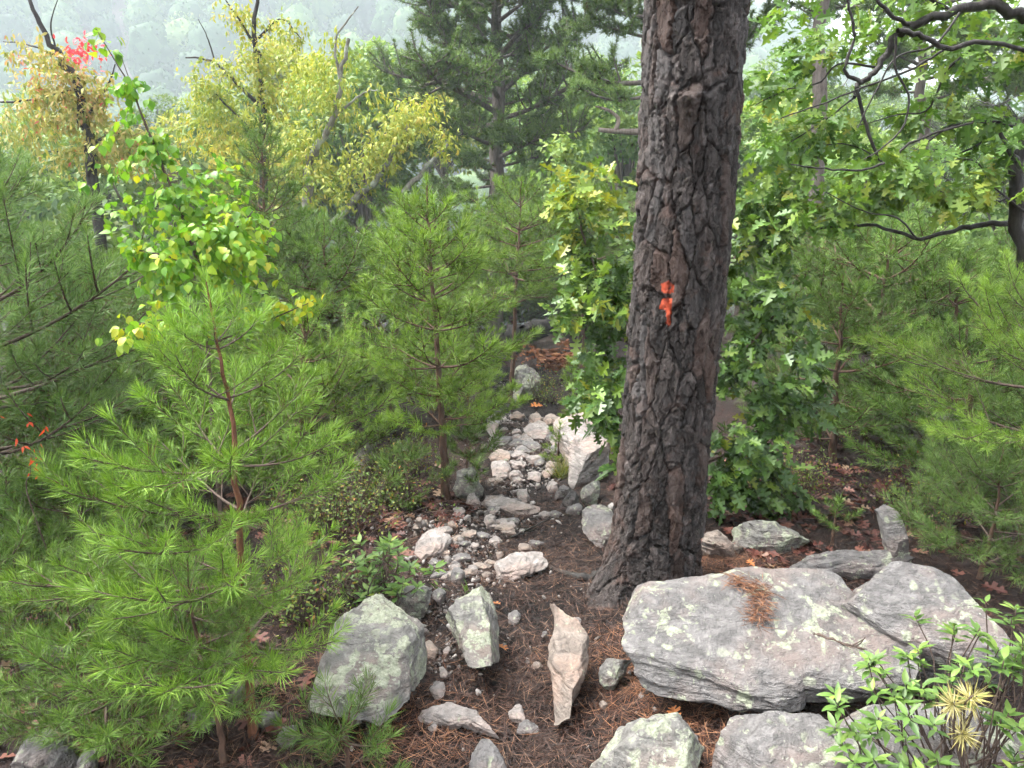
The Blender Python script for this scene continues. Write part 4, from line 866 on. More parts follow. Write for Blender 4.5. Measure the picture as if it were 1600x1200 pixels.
def broad(name, label, base, limbs, clouds, LF, lm, mat, leaf, wmat, n_single=300, per_twig=6, seed=1, hang=.35, twig_len=.22, twig_r=.0025, cat='tree', group=None, shift=None, spread=.6):
    """limbs: [(world pts, r0, r1, sides)]; clouds: [(centre world, (rx, ry, rz), n_leaves, shade)]"""
    r_ = np.random.default_rng(seed); base = np.asarray(base, float); tree = empty(name, base); tag(tree, label, cat, group)
    LP = []
    for k, (pts, r0, r1) in enumerate(limbs):
        n = max(8, 4 * len(pts)); q = resample(pts, n); q[1:-1] += r_.normal(0, r0 * .25, (n - 2, 3)); G_ = Geo(); G_.tube(q - base, np.linspace(r0, r1, n), 8, bump=.06)
        link('trunk' if k == 0 else 'limb', G_.mesh('limb', True), M[wmat], tree); LP.append(resample(pts, 40))
    LP = np.vstack(LP); TW = Geo(); P, D, Nn, S, C = [], [], [], [], []
    for c, rad, nl, shade in clouds:
        for _ in range(max(1, nl // per_twig)):
            v = unit(r_.normal(size=3)) * r_.uniform(0, 1) ** .45; e = np.asarray(c) + v * rad
            near = LP[np.argmin(np.linalg.norm(LP - e, axis=1) + .3 * np.linalg.norm(LP - np.asarray(c), axis=1))]
            dirn = unit(unit(e - near) + r_.normal(0, spread * .6, 3) + [0, 0, -.1]); st = e - dirn * twig_len
            TW.tube(resample([near, (near + st) / 2 + r_.normal(0, .05, 3) * np.linalg.norm(st - near), st, e], 9), np.linspace(twig_r * (1 + 1.2 * min(1.5, np.linalg.norm(st - near))), twig_r * .5, 9), 4)
            for q in range(per_twig):
                u = 1 - .75 * r_.uniform(0, 1) ** 1.3; p = st + (e - st) * u; a = q * 2.4 + r_.normal(0, .3); sd = unit(np.cross(dirn, [0, 0, 1.])); up = np.cross(sd, dirn)
                dd = unit(dirn * .55 + (math.cos(a) * sd + math.sin(a) * up) * .8 + [0, 0, -hang]); P.append(p); D.append(dd)
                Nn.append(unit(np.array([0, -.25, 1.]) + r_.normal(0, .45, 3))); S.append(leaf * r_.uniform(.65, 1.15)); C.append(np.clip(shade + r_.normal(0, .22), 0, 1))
    link('twigs', TW.mesh('twigs'), M[wmat], tree)
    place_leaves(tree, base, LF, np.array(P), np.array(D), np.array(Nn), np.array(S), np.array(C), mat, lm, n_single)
    return tree
# oak shrub behind the trunk
Yo = 4.0; B = np.array([at(1060, 700, Yo)[0], Yo, gz1(at(1060, 700, Yo)[0], Yo)])
broad('oak_shrub', 'green oak shrub spreading either side behind the big pine trunk', B,
      [([B, at(1075, 640, Yo), at(1080, 450, Yo + .1), at(1085, 280, Yo + .1)], .022, .008), ([at(1070, 640, Yo), at(1000, 540, Yo - .1), at(930, 420, Yo - .1), at(900, 320, Yo)], .012, .004), ([at(1073, 620, Yo), at(1150, 560, Yo - .1), at(1220, 480, Yo - .1)], .012, .004),
       ([B + [0, 0, .2], at(1150, 700, Yo - .15), at(1210, 640, Yo - .2)], .010, .004), ([at(1060, 700, Yo), at(980, 660, Yo - .2), at(930, 610, Yo - .25)], .010, .004), ([at(1080, 480, Yo), at(1150, 400, Yo), at(1210, 320, Yo)], .01, .004)],
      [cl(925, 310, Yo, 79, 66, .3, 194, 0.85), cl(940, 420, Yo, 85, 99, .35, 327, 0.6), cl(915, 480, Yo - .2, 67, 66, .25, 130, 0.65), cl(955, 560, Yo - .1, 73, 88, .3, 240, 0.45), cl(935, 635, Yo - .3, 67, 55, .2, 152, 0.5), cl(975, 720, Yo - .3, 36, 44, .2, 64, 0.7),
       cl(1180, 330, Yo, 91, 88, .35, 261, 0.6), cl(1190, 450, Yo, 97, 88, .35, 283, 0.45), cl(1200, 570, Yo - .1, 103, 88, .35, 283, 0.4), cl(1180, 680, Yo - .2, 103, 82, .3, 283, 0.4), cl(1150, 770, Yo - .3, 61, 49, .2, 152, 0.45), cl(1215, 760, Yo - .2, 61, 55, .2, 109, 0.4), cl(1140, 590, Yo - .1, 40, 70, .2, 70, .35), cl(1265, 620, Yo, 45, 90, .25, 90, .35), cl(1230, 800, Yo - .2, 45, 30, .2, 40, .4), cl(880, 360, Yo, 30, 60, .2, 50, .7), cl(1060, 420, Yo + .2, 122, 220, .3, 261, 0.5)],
      OAK, LM['oak'], M['oak'], .108, 'twig', 300, 8, 81)
# leaning oak at the right edge with dark wet branches
Yn = 3.75; B = np.array([at(1635, 600, Yn)[0], Yn, gz1(at(1635, 600, Yn)[0], Yn)])
limbs = [([B, at(1640, 700, Yn), at(1622, 480, Yn), at(1597, 400, Yn), at(1596, 260, Yn), at(1640, 100, Yn), at(1690, -120, Yn)], .045, .028)]
for pts, r0, r1 in (([(1660, 60), (1600, 28), (1545, 4), (1490, 20), (1425, 38), (1398, 60), (1372, 105), (1345, 130), (1335, 152)], .028, .010), ([(1422, 38), (1392, 24), (1372, 0), (1360, -30)], .011, .006),
                    ([(1338, 140), (1352, 190), (1366, 232), (1382, 255), (1420, 225), (1470, 205), (1520, 192)], .009, .005), ([(1402, 48), (1440, 56), (1478, 74), (1530, 66), (1600, 80), (1640, 110)], .012, .009),
                    ([(1382, 255), (1345, 266), (1290, 264), (1235, 257)], .006, .003), ([(1600, 352), (1545, 350), (1490, 360), (1432, 372), (1370, 353), (1300, 356), (1240, 362)], .016, .004), ([(1595, 262), (1578, 235), (1563, 208)], .014, .009),
                    ([(1345, 130), (1320, 110), (1335, 60), (1328, 20), (1322, -20)], .009, .005), ([(1480, 75), (1420, 110), (1340, 140), (1290, 160), (1220, 185)], .006, .003), ([(1600, 200), (1540, 190), (1480, 200), (1420, 250), (1390, 300)], .008, .004), ([(1590, 300), (1540, 320), (1470, 300), (1430, 290)], .006, .003),
                    ([(1338, 150), (1300, 180), (1270, 200), (1215, 235)], .005, .002), ([(1500, 20), (1460, 70), (1400, 90), (1370, 140), (1340, 200)], .006, .003), ([(1382, 255), (1340, 230), (1300, 225), (1255, 240)], .004, .002), ([(1400, 55), (1400, 110), (1420, 150), (1410, 200), (1380, 230), (1350, 250)], .006, .003), ([(1370, 105), (1310, 100), (1280, 130), (1230, 140), (1180, 165)], .006, .002), ([(1560, 205), (1500, 240), (1460, 235), (1400, 300), (1350, 320)], .006, .002), ([(1600, 330), (1550, 290), (1520, 250), (1450, 260)], .006, .002), ([(1530, 66), (1480, 110), (1450, 170), (1400, 180), (1330, 200)], .007, .002), ([(1490, 20), (1440, -10), (1400, -30)], .01, .006), ([(1432, 372), (1400, 340), (1350, 330), (1290, 300)], .005, .002)):
    limbs.append((pl(pts, Yn - .1 + .25 * math.sin(pts[0][0] + pts[-1][1])), r0, r1))
broad('oak_tree', 'leaning oak with dark wet crooked branches overhanging the upper right', B, limbs,
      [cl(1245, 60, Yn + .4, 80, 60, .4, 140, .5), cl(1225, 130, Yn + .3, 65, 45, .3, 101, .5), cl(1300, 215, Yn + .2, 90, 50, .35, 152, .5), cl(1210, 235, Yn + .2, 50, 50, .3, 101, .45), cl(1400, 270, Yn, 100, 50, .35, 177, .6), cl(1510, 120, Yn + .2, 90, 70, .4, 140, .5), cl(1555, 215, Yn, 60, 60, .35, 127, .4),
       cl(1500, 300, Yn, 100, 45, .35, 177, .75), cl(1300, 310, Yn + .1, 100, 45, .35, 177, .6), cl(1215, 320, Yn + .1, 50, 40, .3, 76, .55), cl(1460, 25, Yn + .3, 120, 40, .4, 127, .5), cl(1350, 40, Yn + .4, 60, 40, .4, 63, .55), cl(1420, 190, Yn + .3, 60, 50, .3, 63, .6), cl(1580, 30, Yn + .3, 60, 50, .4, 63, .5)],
      OAK, LM['oak_light'], M['oak_light'], .102, 'bark_dark', 300, 6, 82, twig_r=.0036)
# birch sapling with light heart-shaped leaves
Yd = 2.85; bx = at(325, 640, Yd)[0]; B = np.array([bx, Yd, gz1(bx, Yd)])
broad('birch_sapling', 'light green birch sapling with heart-shaped leaves and an arching tip', B,
      [([B, at(330, 640, Yd), at(318, 450, Yd), at(270, 300, Yd), at(235, 215, Yd), at(200, 130, Yd), at(150, 45, Yd)], .010, .0012), ([at(318, 450, Yd), at(350, 380, Yd - .1), at(395, 330, Yd - .1)], .006, .002), ([at(310, 420, Yd), at(260, 400, Yd - .2), at(210, 390, Yd - .2)], .005, .002), ([at(325, 520, Yd), at(260, 500, Yd - .3), at(190, 515, Yd - .3)], .005, .002), ([at(325, 540, Yd), at(420, 500, Yd), at(490, 470, Yd)], .005, .0015), ([at(245, 235, Yd), at(215, 160, Yd), at(190, 90, Yd)], .003, .001)],
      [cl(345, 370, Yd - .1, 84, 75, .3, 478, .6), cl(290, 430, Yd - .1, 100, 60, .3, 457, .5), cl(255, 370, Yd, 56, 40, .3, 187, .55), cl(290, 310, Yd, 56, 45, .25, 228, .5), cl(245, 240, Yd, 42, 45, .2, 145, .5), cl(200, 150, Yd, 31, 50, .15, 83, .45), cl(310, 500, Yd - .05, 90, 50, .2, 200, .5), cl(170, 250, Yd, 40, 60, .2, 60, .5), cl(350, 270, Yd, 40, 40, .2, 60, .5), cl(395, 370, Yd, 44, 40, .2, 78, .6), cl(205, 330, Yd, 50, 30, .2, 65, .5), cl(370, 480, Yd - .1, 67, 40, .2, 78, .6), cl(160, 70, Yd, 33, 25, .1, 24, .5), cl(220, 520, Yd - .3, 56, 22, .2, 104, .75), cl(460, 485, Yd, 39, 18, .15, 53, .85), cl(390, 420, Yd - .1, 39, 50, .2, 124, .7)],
      BIRCH, LM['birch'], M['birch'], .045, 'twig', 300, 6, 83, hang=.7, twig_len=.16, twig_r=.0015)
# rhododendron in the bottom right corner
def whorl_shrub(name, label, root, tips, leaf, nleaf, mat, lm, seed, wmat='twig', n_single=300, LFm=LAUREL, cat='shrub', upb=.35, mid=.35):
    r_ = np.random.default_rng(seed); root = np.asarray(root, float); tree = empty(name, root); tag(tree, label, cat); G_ = Geo(); P, D, Nn, S, C = [], [], [], [], []
    for T in tips:
        k1 = root + (T - root) * mid + r_.normal(0, .03, 3); k2 = root + (T - root) * .75 + r_.normal(0, .02, 3) - [0, 0, .03]
        G_.tube(resample([root + r_.normal(0, .02, 3) * [1, 1, 0], k1, k2, T], 10) - root, np.linspace(.0032, .0014, 10), 5)
        ax = unit(T - k2 + [0, 0, .05]); sd = unit(np.cross(ax, [.1, .2, 1.])); up = np.cross(sd, ax)
        for q in range(nleaf + r_.integers(-1, 3)):
            a = q * 2.4 + r_.normal(0, .2); tt = r_.uniform(0, 1); P.append(T - ax * .025 * tt); D.append(unit(ax * (.1 + .5 * (1 - tt)) + (math.cos(a) * sd + math.sin(a) * up) + [0, 0, .1])); Nn.append(unit(ax + [0, 0, upb] + r_.normal(0, .15, 3)))
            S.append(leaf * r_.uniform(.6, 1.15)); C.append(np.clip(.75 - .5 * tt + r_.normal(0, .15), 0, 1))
    link('stems', G_.mesh('stems', True), M[wmat], tree)
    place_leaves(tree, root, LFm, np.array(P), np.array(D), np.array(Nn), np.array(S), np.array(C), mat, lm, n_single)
    return tree
Yr = 1.62
tips = [at(px, py, Yr + dy) for px, py, dy in ((1357, 1036, .05), (1418, 1023, .1), (1492, 992, .1), (1580, 965, .05), (1499, 1043, 0), (1364, 1080, 0), (1560, 1016, 0), (1337, 1144, -.05), (1384, 1137, -.05), (1414, 1151, -.1), (1576, 1114, -.05), (1593, 1137, -.1), (1397, 1087, 0), (1330, 1188, -.1), (1364, 1185, -.1), (1441, 1070, 0), (1532, 989, .08), (1605, 1010, 0), (1610, 1060, 0), (1420, 1195, -.12), (1590, 1190, -.1), (1550, 1060, 0))]
whorl_shrub('rhododendron_shrub', 'leafy shrub with whorled oblong green leaves in the bottom right corner', (at(1500, 1250, Yr)[0], Yr + .02, gz1(.9, Yr)), [p + d_ for p in tips for d_ in (np.zeros(3), *np.random.default_rng(int(p[0] * 9999)).normal(0, .05, (2, 3)))], .047, 9, M['laurel'], LM['laurel'], 91)
# yellowing pine tufts in that shrub
ty = empty('yellow_pine_tip', at(1507, 1210, Yr - .1)); tag(ty, 'yellowed pine seedling tufts among the shrub leaves, bottom right', 'seedling'); G_ = Geo(); base = np.array(ty.location)
for k, (px, py, d, n) in enumerate(((1507, 1148, (0, -.85, .5), 90), (1488, 1098, (-.5, -.2, .8), 110), (1522, 1086, (.5, -.1, .8), 90))):
    r_ = np.random.default_rng(k + 5); T = at(px, py, Yr - .1); ax = unit(d); G_.tube(resample([base, (base + T) / 2 + [0, .02, 0], T - ax * .03, T], 8) - base, np.linspace(.004, .002, 8), 5)
    dd = unit(ax * r_.uniform(-.15, .6, (n, 1)) + unit(r_.normal(size=(n, 3)) - 0)); V, f, rr = needles_geo(np.repeat(T[None], n, 0) - base - ax * r_.uniform(0, .02, (n, 1)), dd, r_.uniform(.035, .058, n), .0028, r_.uniform(0, 1, n))
    o = link('needle_tuft', mesh_new('needle_tuft', V, [f], rr), M['needle_yellow'], ty); tag(o, kind='stuff')
link('stem', G_.mesh('stem', True), M['twig'], ty)
# laurel-leaved shrub left of the trail
r_ = np.random.default_rng(92); rt = ground_at(590, 955)
tips = [at(px, py, rt[1] + r_.uniform(-.15, .25)) for px, py in zip(r_.normal(595, 42, 64), r_.uniform(845, 930, 64))]
whorl_shrub('laurel_shrub', 'small laurel shrub with upright yellow-green leaves left of the trail', rt, tips, .055, 8, M['laurel'], LM['laurel'], 93, n_single=280)
# low blueberry bushes
def low_bush(label, px, py, rx, h, n, seed, mat='blueberry', leaf=.02, name='blueberry_bush'):
    r_ = np.random.default_rng(seed); B = ground_at(px, py); tree = empty(name, B); tag(tree, label, 'bush'); G_ = Geo(); P = []
    for k in range(n // 9):
        T = np.array([r_.normal(0, rx * .5), r_.normal(0, rx * .5), h * r_.uniform(.35, 1.1)]); b0 = np.array([T[0] * .4, T[1] * .4, 0]); q = resample([b0, (b0 + T) / 2 + r_.normal(0, .02, 3), T], 6); G_.tube(q, np.linspace(.0022, .001, 6), 4)
        u = r_.uniform(.3, 1, 9); P.append(b0 + (T - b0) * u[:, None] + r_.normal(0, .02, (9, 3)))
    P = np.vstack(P); n = len(P); V, Fs, rr = instance_geo(SMALLL[0], SMALLL[1], P, frames(r_.normal(size=(n, 3)), np.array([0, 0, 1.]) + r_.normal(0, .5, (n, 3))), leaf * r_.uniform(.7, 1.3, n), r_.uniform(0, 1, n))
    link('stems', G_.mesh('stems'), M['twig'], tree); tag(link('foliage', mesh_new('foliage', V, Fs, rr), M[mat], tree), kind='stuff')
for a in (('brownish blueberry bush beside the central young pine, on its left', 600, 790, .30, .30, 1500, 1), ('olive blueberry bush left of the laurel shrub', 520, 830, .35, .3, 1500, 2), ('blueberry bush under the pale broken rock', 620, 740, .35, .28, 1300, 3), ('low blueberry bush left of the slanting rock', 480, 960, .25, .25, 900, 4),
          ('blueberry bush at the right behind the standing stone', 1440, 810, .35, .3, 1300, 5), ('low bush on dark ground right of the oak shrub', 1240, 770, .3, .25, 800, 6), ('bushy undergrowth beneath the right-hand dark pines', 1300, 690, .5, .5, 1500, 7), ('undergrowth bush at the far right under the sapling', 1540, 760, .5, .45, 1500, 8),
          ('sprawling low bush in the left foreground shade', 60, 1010, .35, .3, 1200, 9), ('green bush where the trail disappears, before the dead fern', 848, 632, .3, .35, 900, 10), ('leafy bush left of the trail end', 700, 640, .6, .6, 1500, 11), ('dark bush behind the fallen log, on the left', 770, 520, .8, 1.3, 1900, 14, 'green_tree', .09), ('dark bush right behind the fallen log', 850, 512, .8, 1.4, 1900, 15, 'green_tree', .09), ('dark bush behind the oak shrub by the log', 920, 515, .9, 1.5, 1900, 16, 'green_tree', .09), ('dim undergrowth bush behind the central pine stem', 660, 530, .9, 1.3, 1900, 17, 'green_tree', .09), ('dim bush under the dark pines at left', 480, 700, .6, .6, 1800, 12), ('dim bush behind the pine seedlings at far left', 250, 760, .6, .6, 1800, 13)):
    low_bush(*a)
# grass tuft, dead fern, fallen log, sticks
def tuft(name, label, px, py, h, n, mat, seed, wd=.004, cat='grass', spread=.5):
    r_ = np.random.default_rng(seed); B = ground_at(px, py); P = np.stack([r_.normal(0, .02, n), r_.normal(0, .02, n), np.zeros(n)], -1); D = unit(np.stack([r_.normal(0, spread, n), r_.normal(0, spread, n), np.ones(n)], -1))
    V, f, rr = needles_geo(P, D, h * r_.uniform(.5, 1.1, n), wd, r_.uniform(0, 1, n), bend=.2); o = link(name, mesh_new(name, V, [f], rr), M[mat]); o.location = B; tag(o, label, cat)
tuft('grass_tuft', 'yellowish grass tuft against the pale outcrop', 877, 748, .18, 160, 'grass', 5)
r_ = np.random.default_rng(6)
B = ground_at(868, 600); fern = empty('dead_fern', B); tag(fern, 'rust-brown dead fern clump beyond the end of the trail', 'fern')
for k in range(13):
    az = k * 2.4; L = r_.uniform(.35, .6); s_ = np.linspace(0, 1, 12); ax = np.stack([np.cos(az) * s_ * L, np.sin(az) * s_ * L, .55 * L * np.sin(s_ * 2.4) + .12], -1); G_ = Geo(); G_.tube(ax, np.linspace(.005, .0015, 12), 4)
    u = np.repeat(np.linspace(.2, 1, 16), 2); P = np.stack([np.interp(u, s_, ax[:, c]) for c in range(3)], -1); sd = np.array([-math.sin(az), math.cos(az), 0]); D = unit(np.where((np.arange(32) % 2)[:, None] > 0, sd, -sd) + r_.normal(0, .2, (32, 3)) + [0, 0, -.2])
    V, f, rr = needles_geo(P, D, .17 * (1.15 - u), .035, r_.uniform(0, 1, 32)); G_.add(V, f, rr); link('frond', G_.mesh('frond'), M['dead_fern'], fern)
def stick(name, label, pts, r0, r1, mat, cat='branch', forks=0, seed=1, group=None):
    r_ = np.random.default_rng(seed); P = np.array(pts, float); base = P[0]; G_ = Geo(); q = resample(P - base, max(10, 4 * len(P))); q[1:-1] += r_.normal(0, r0 * .3, (len(q) - 2, 3)); G_.tube(q, np.linspace(r0, r1, len(q)), 8, bump=.08)
    for k in range(forks):
        i0 = r_.integers(len(q) // 4, len(q) - 2); d = unit(unit(q[-1] - q[0]) + r_.normal(0, .7, 3)); L = np.linalg.norm(q[-1] - q[0]) * r_.uniform(.15, .35); G_.tube(resample([q[i0], q[i0] + d * L * .5 + r_.normal(0, .08, 3) * L, q[i0] + d * L], 7), np.linspace(r0 * .45, r1 * .5, 7), 5)
    o = link(name, G_.mesh(name, True), M[mat]); o.location = base; return tag(o, label, cat, group)
Yl = 11.1
stick('fallen_log', 'blackened fallen log lying across beyond the trail end', [at(800, 522, Yl), at(822, 520, Yl), at(850, 515, Yl), at(888, 506, Yl + .1)], .16, .11, 'burnt', 'log', 2, 3)
stick('fallen_branch', 'short forked blackened stump end under the fallen log', [at(804, 552, Yl - .3), at(811, 536, Yl - .25), at(828, 519, Yl)], .10, .06, 'burnt', 'log', 0, 4)
def gst(pts, up=.02): return [ground_at(px, py) + [0, 0, up + .01 * k] for k, (px, py) in enumerate(pts)]
stick('root', 'exposed grey root crossing the trail beside the big pine base', gst([(835, 880), (860, 888), (890, 900), (915, 908), (940, 905)], -.012), .014, .022, 'burnt', 'root', 0, 5)
stick('fallen_twig', 'dead twig lying on the broad boulder', [q for q in (on_rock(BOULDER, *p) for p in ((1270, 990), (1295, 998), (1325, 1008), (1350, 1015))) if q is not None], .006, .003, 'twig', 'twig', 4, 6)
stick('fallen_twig', 'long dark twigs poking through the left bottom corner', [at(-10, 1105, 1.9), at(40, 1090, 1.95), at(90, 1060, 2.0), at(150, 1075, 2.05)], .006, .002, 'twig', 'twig', 5, 7)
stick('fallen_twig', 'bare twig arching over the stones under the sapling', [at(300, 1170, 1.9), at(380, 1140, 1.95), at(450, 1100, 2.0), at(500, 1060, 2.05)], .005, .002, 'twig', 'twig', 3, 8)
stick('stick', 'broken brown stick standing at the left trail edge', gst([(650, 838), (652, 826)], .0) [:1] + [at(655, 812, ground_at(650, 838)[1])], .02, .016, 'dead', 'stick', 0, 9)
stick('fallen_twig', 'thin twig on trail soil left of the big pine base', gst([(800, 845), (830, 832), (865, 818)]), .006, .003, 'burnt', 'twig', 2, 10)
for lab, px, py, sz in (('curled orange oak leaf on the trail between the two long stones', 793, 1030, .06), ('orange leaf lying where the trail drops away', 826, 640, .14), ('reddish fallen leaf beside the tapered stone', 785, 955, .05), ('tan fallen leaf left of the tapered stone', 678, 955, .06), ('orange leaf near the bottom rock', 1048, 1115, .07), ('pink-brown leaf behind the broad boulder', 1165, 884, .06)):
    o = link('fallen_leaf', mesh_new('fallen_leaf', OAK[0] * [1, 1, 1.8], OAK[1], np.full(3, .5)), M['fallen']); o.location = ground_at(px, py) + [0, 0, .03]; o.scale = (sz,) * 3; o.rotation_euler = (.3, -.25, px * .7); tag(o, lab, 'leaf')
# needles gathered in the hollow of the broad boulder
r_ = np.random.default_rng(9); P = []
for a in r_.uniform(0, 1, 650):
    h_ = on_rock(BOULDER, np.interp(a, [0, .4, 1], [1140, 1188, 1183]) + r_.normal(0, 9), np.interp(a, [0, .4, 1], [908, 928, 978]) + r_.normal(0, 5))
    if h_ is not None: P.append(h_ + [0, 0, r_.uniform(.002, .02)])
P = np.array(P); n = len(P); B = P.mean(0)
a = r_.uniform(0, 6.28, n); D = unit(np.stack([np.cos(a), np.sin(a), r_.normal(0, .15, n)], -1)); V, f, rr = needles_geo(P - B, D, r_.uniform(.03, .06, n), .0024, r_.uniform(0, 1, n))
o = link('needle_drift', mesh_new('needle_drift', V, [f], rr), M['litter_orange']); o.location = B; tag(o, 'drift of orange pine needles caught in the hollow of the broad boulder', 'needle litter', kind='stuff')

# ------------------------------------------------------------------ autumn and yellow trees of the middle distance
KL = kite_leaf
def mid_tree(name, label, px, Y, limbs, clouds, mat, leaf, wmat, seed, hang=.5, group=None, tops=None, LFm=LONGL):
    bx = at(px, 500, Y)[0]; B = np.array([bx, Y, gz1(bx, Y)]); lb = []
    for k, (pts, r0, r1) in enumerate(limbs):
        q = pl(pts, Y); q = [B] + q if k == 0 else q; lb.append((q, r0, r1))
    return broad(name, label, B, lb, [cl(a, b, Y + d, rx, rz, ry, n, s) for a, b, d, rx, rz, ry, n, s in clouds], LFm, None, M[mat], leaf, wmat, 0, 8, seed, hang, .45, .006, 'tree', group)
mid_tree('maple_tree', 'autumn tree with peach and red leaves and bare top, far left', 145, 8.6, [([(150, 300), (140, 235), (120, 130), (85, 80), (55, 20), (35, -30)], .07, .012), ([(140, 230), (170, 210), (200, 212)], .02, .006), ([(120, 140), (60, 155), (0, 160), (-40, 155)], .02, .008), ([(85, 85), (45, 70), (5, 65)], .012, .004), ([(90, 90), (80, 40), (90, 0)], .012, .004), ([(130, 190), (170, 130), (180, 100)], .015, .006)],
         [(75, 110, 0, 70, 30, .6, 840, .5), (130, 150, 0, 65, 45, .6, 1120, .5), (90, 185, 0, 70, 30, .6, 840, .45), (190, 220, 0, 50, 40, .5, 640, .4), (130, 245, .2, 90, 30, .6, 840, .35), (230, 250, .4, 60, 40, .6, 640, .45), (40, 230, 0, 50, 40, .5, 440, .3)], 'autumn', .082, 'bark_dark', 101)
B = at(130, 82, 8.4); r_ = np.random.default_rng(3); n = 120; P = B + r_.normal(0, 1, (n, 3)) * [.085, .12, .075]; V, Fs, rr = instance_geo(SMALLL[0], SMALLL[1], P - B, frames(r_.normal(size=(n, 3)), np.array([0, -.5, 1.]) + r_.normal(0, .5, (n, 3))), r_.uniform(.04, .08, n), r_.uniform(0, 1, n))
o = bpy.data.objects['maple_tree']; q = link('red_leaf_spray', mesh_new('red_leaf_spray', V, Fs, rr), M['red'], o); q.location = Vector(B) - o.location; tag(q, 'bright crimson spray of leaves', kind='stuff')
mid_tree('sourwood_tree', 'tall yellow and rust tree with bare twigs reaching the top edge', 410, 10.5, [([(412, 330), (408, 240), (412, 150), (400, 60), (402, -40)], .075, .02), ([(410, 170), (370, 130), (330, 95), (290, 90)], .03, .008), ([(408, 90), (380, 40), (345, -10)], .025, .008), ([(404, 60), (440, 30), (470, 60)], .02, .006), ([(410, 220), (370, 180), (330, 140)], .022, .008), ([(335, 95), (325, 60), (310, 30)], .012, .004)],
         [(400, 110, 0, 70, 45, .8, 1040, .6), (335, 130, 0, 50, 40, .7, 720, .5), (440, 60, 0, 40, 40, .6, 480, .55), (430, 160, 0, 55, 40, .7, 720, .6), (370, 30, 0, 40, 30, .6, 320, .7), (320, 190, .2, 60, 40, .7, 720, .45), (400, 210, .2, 80, 40, .7, 840, .45), (330, 230, .3, 60, 30, .7, 520, .75)], 'yellow', .082, 'bark_dark', 102)
mid_tree('chestnut_tree', 'yellow-leaved tree with pale lichened leaning trunks, centre left', 480, 9.6, [([(480, 330), (482, 260), (500, 220), (522, 185), (530, 130), (545, 60)], .07, .02), ([(480, 400), (520, 350), (570, 300), (600, 262), (615, 235), (640, 190)], .055, .018), ([(600, 330), (645, 285), (680, 245), (700, 225)], .04, .015), ([(522, 185), (560, 150), (590, 140)], .02, .006), ([(530, 120), (525, 60), (560, 10)], .02, .006)],
         [(610, 200, 0, 60, 50, .8, 1120, .6), (650, 180, .2, 55, 40, .7, 760, .65), (580, 250, 0, 60, 45, .8, 960, .55), (510, 150, 0, 50, 50, .7, 720, .5), (460, 230, 0, 55, 50, .8, 840, .5), (520, 290, 0, 60, 40, .7, 720, .45), (470, 130, .3, 50, 50, .7, 600, .5), (690, 220, .2, 30, 30, .5, 240, .6), (520, 90, .5, 40, 30, .7, 320, .45)], 'yellow', .082, 'bark_lichen', 103, .75)
mid_tree('red_sapling', 'small sapling with vivid orange-red leaves low at the left edge', 50, 2.45, [([(48, 790), (47, 740), (50, 712)], .003, .001)], [(50, 712, 0, 12, 10, .02, 10, .5), (66, 748, 0, 22, 14, .02, 8, .5), (48, 735, 0, 8, 10, .02, 8, .5)], 'orange_red', .032, 'twig', 104)
mid_tree('young_birch', 'thin pale green leafy sapling behind the central pines', 905, 8.5, [([(905, 420), (895, 320), (880, 230)], .02, .005)], [(880, 240, 0, 40, 50, .5, 300, .8), (900, 310, 0, 45, 50, .5, 320, .7), (860, 300, 0, 30, 40, .4, 160, .6)], 'green_tree', .085, 'twig', 105, LFm=SMALLL)

# background wood: individual trees of a few kinds, sharing crowns
def crown_proto(seed, rx, rz, n, leaf, lumps=14):
    r_ = np.random.default_rng(seed); c = unit(r_.normal(size=(lumps, 3))) * r_.uniform(.3, .85, (lumps, 1)) * [rx, rx, rz]; c[:, 2] += rz; rad = r_.uniform(.25, .45, lumps) * rx
    k = r_.integers(0, lumps, n); v = unit(r_.normal(size=(n, 3)) + [0, 0, .35]) * (r_.uniform(.35, 1, n) ** .5)[:, None]; P = c[k] + v * rad[k][:, None] * [1.1, 1.1, .8]
    V, Fs, rr = instance_geo(KL[0] * [1, 1.4, 1], KL[1], P, frames(v + r_.normal(0, .5, (n, 3)) + [0, 0, -.3], v * .5 + [0, 0, .8] + r_.normal(0, .4, (n, 3))), leaf * r_.uniform(.7, 1.3, n), np.clip(.45 + .35 * v[:, 2] + r_.normal(0, .2, n), 0, 1))  # leaves on lump tops coloured lighter: light from above put into their tone
    G_ = Geo(); G_.tube(resample([(0, 0, -14), (.1, 0, -2), (0, .1, rz)], 8), np.linspace(.2, .07, 8), 7)
    for q in range(lumps): G_.tube(resample([(0, 0, rz * .2), c[q] * [.5, .5, .7], c[q]], 6), np.linspace(.06, .015, 6), 4)
    return mesh_new('crown', V, Fs, rr), G_.mesh('trunk', True), rz
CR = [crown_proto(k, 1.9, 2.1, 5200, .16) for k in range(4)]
r_ = np.random.default_rng(77); kb = 0
spots = []
for Y in (15, 18, 22, 27, 33, 40):
    for px in np.arange(-60, 1700, {15: 210, 18: 200, 22: 190, 27: 170, 33: 150, 40: 140}[Y]): spots.append((px + r_.normal(0, 30), Y + r_.normal(0, 1.2)))
zones = [(100, 'at the left edge'), (220, 'behind the peach-coloured autumn tree'), (350, 'above the birch sapling'), (460, 'behind the yellow and rust tree'), (580, 'behind the pale leaning trunks'), (700, 'left of the tall bushy pine'), (850, 'behind the tall bushy pine'), (1000, 'left of the big trunk'), (1170, 'behind the big trunk'), (1330, 'right of the big trunk'), (1480, 'behind the overhanging oak branches'), (9999, 'at the right edge')]
kinds = [('green_tree', 'pale green misty tree %s, %s row', 'pale green trees of the background wood'), ('yellow', 'yellowing misty tree %s, %s row', 'yellowing trees of the background wood')]
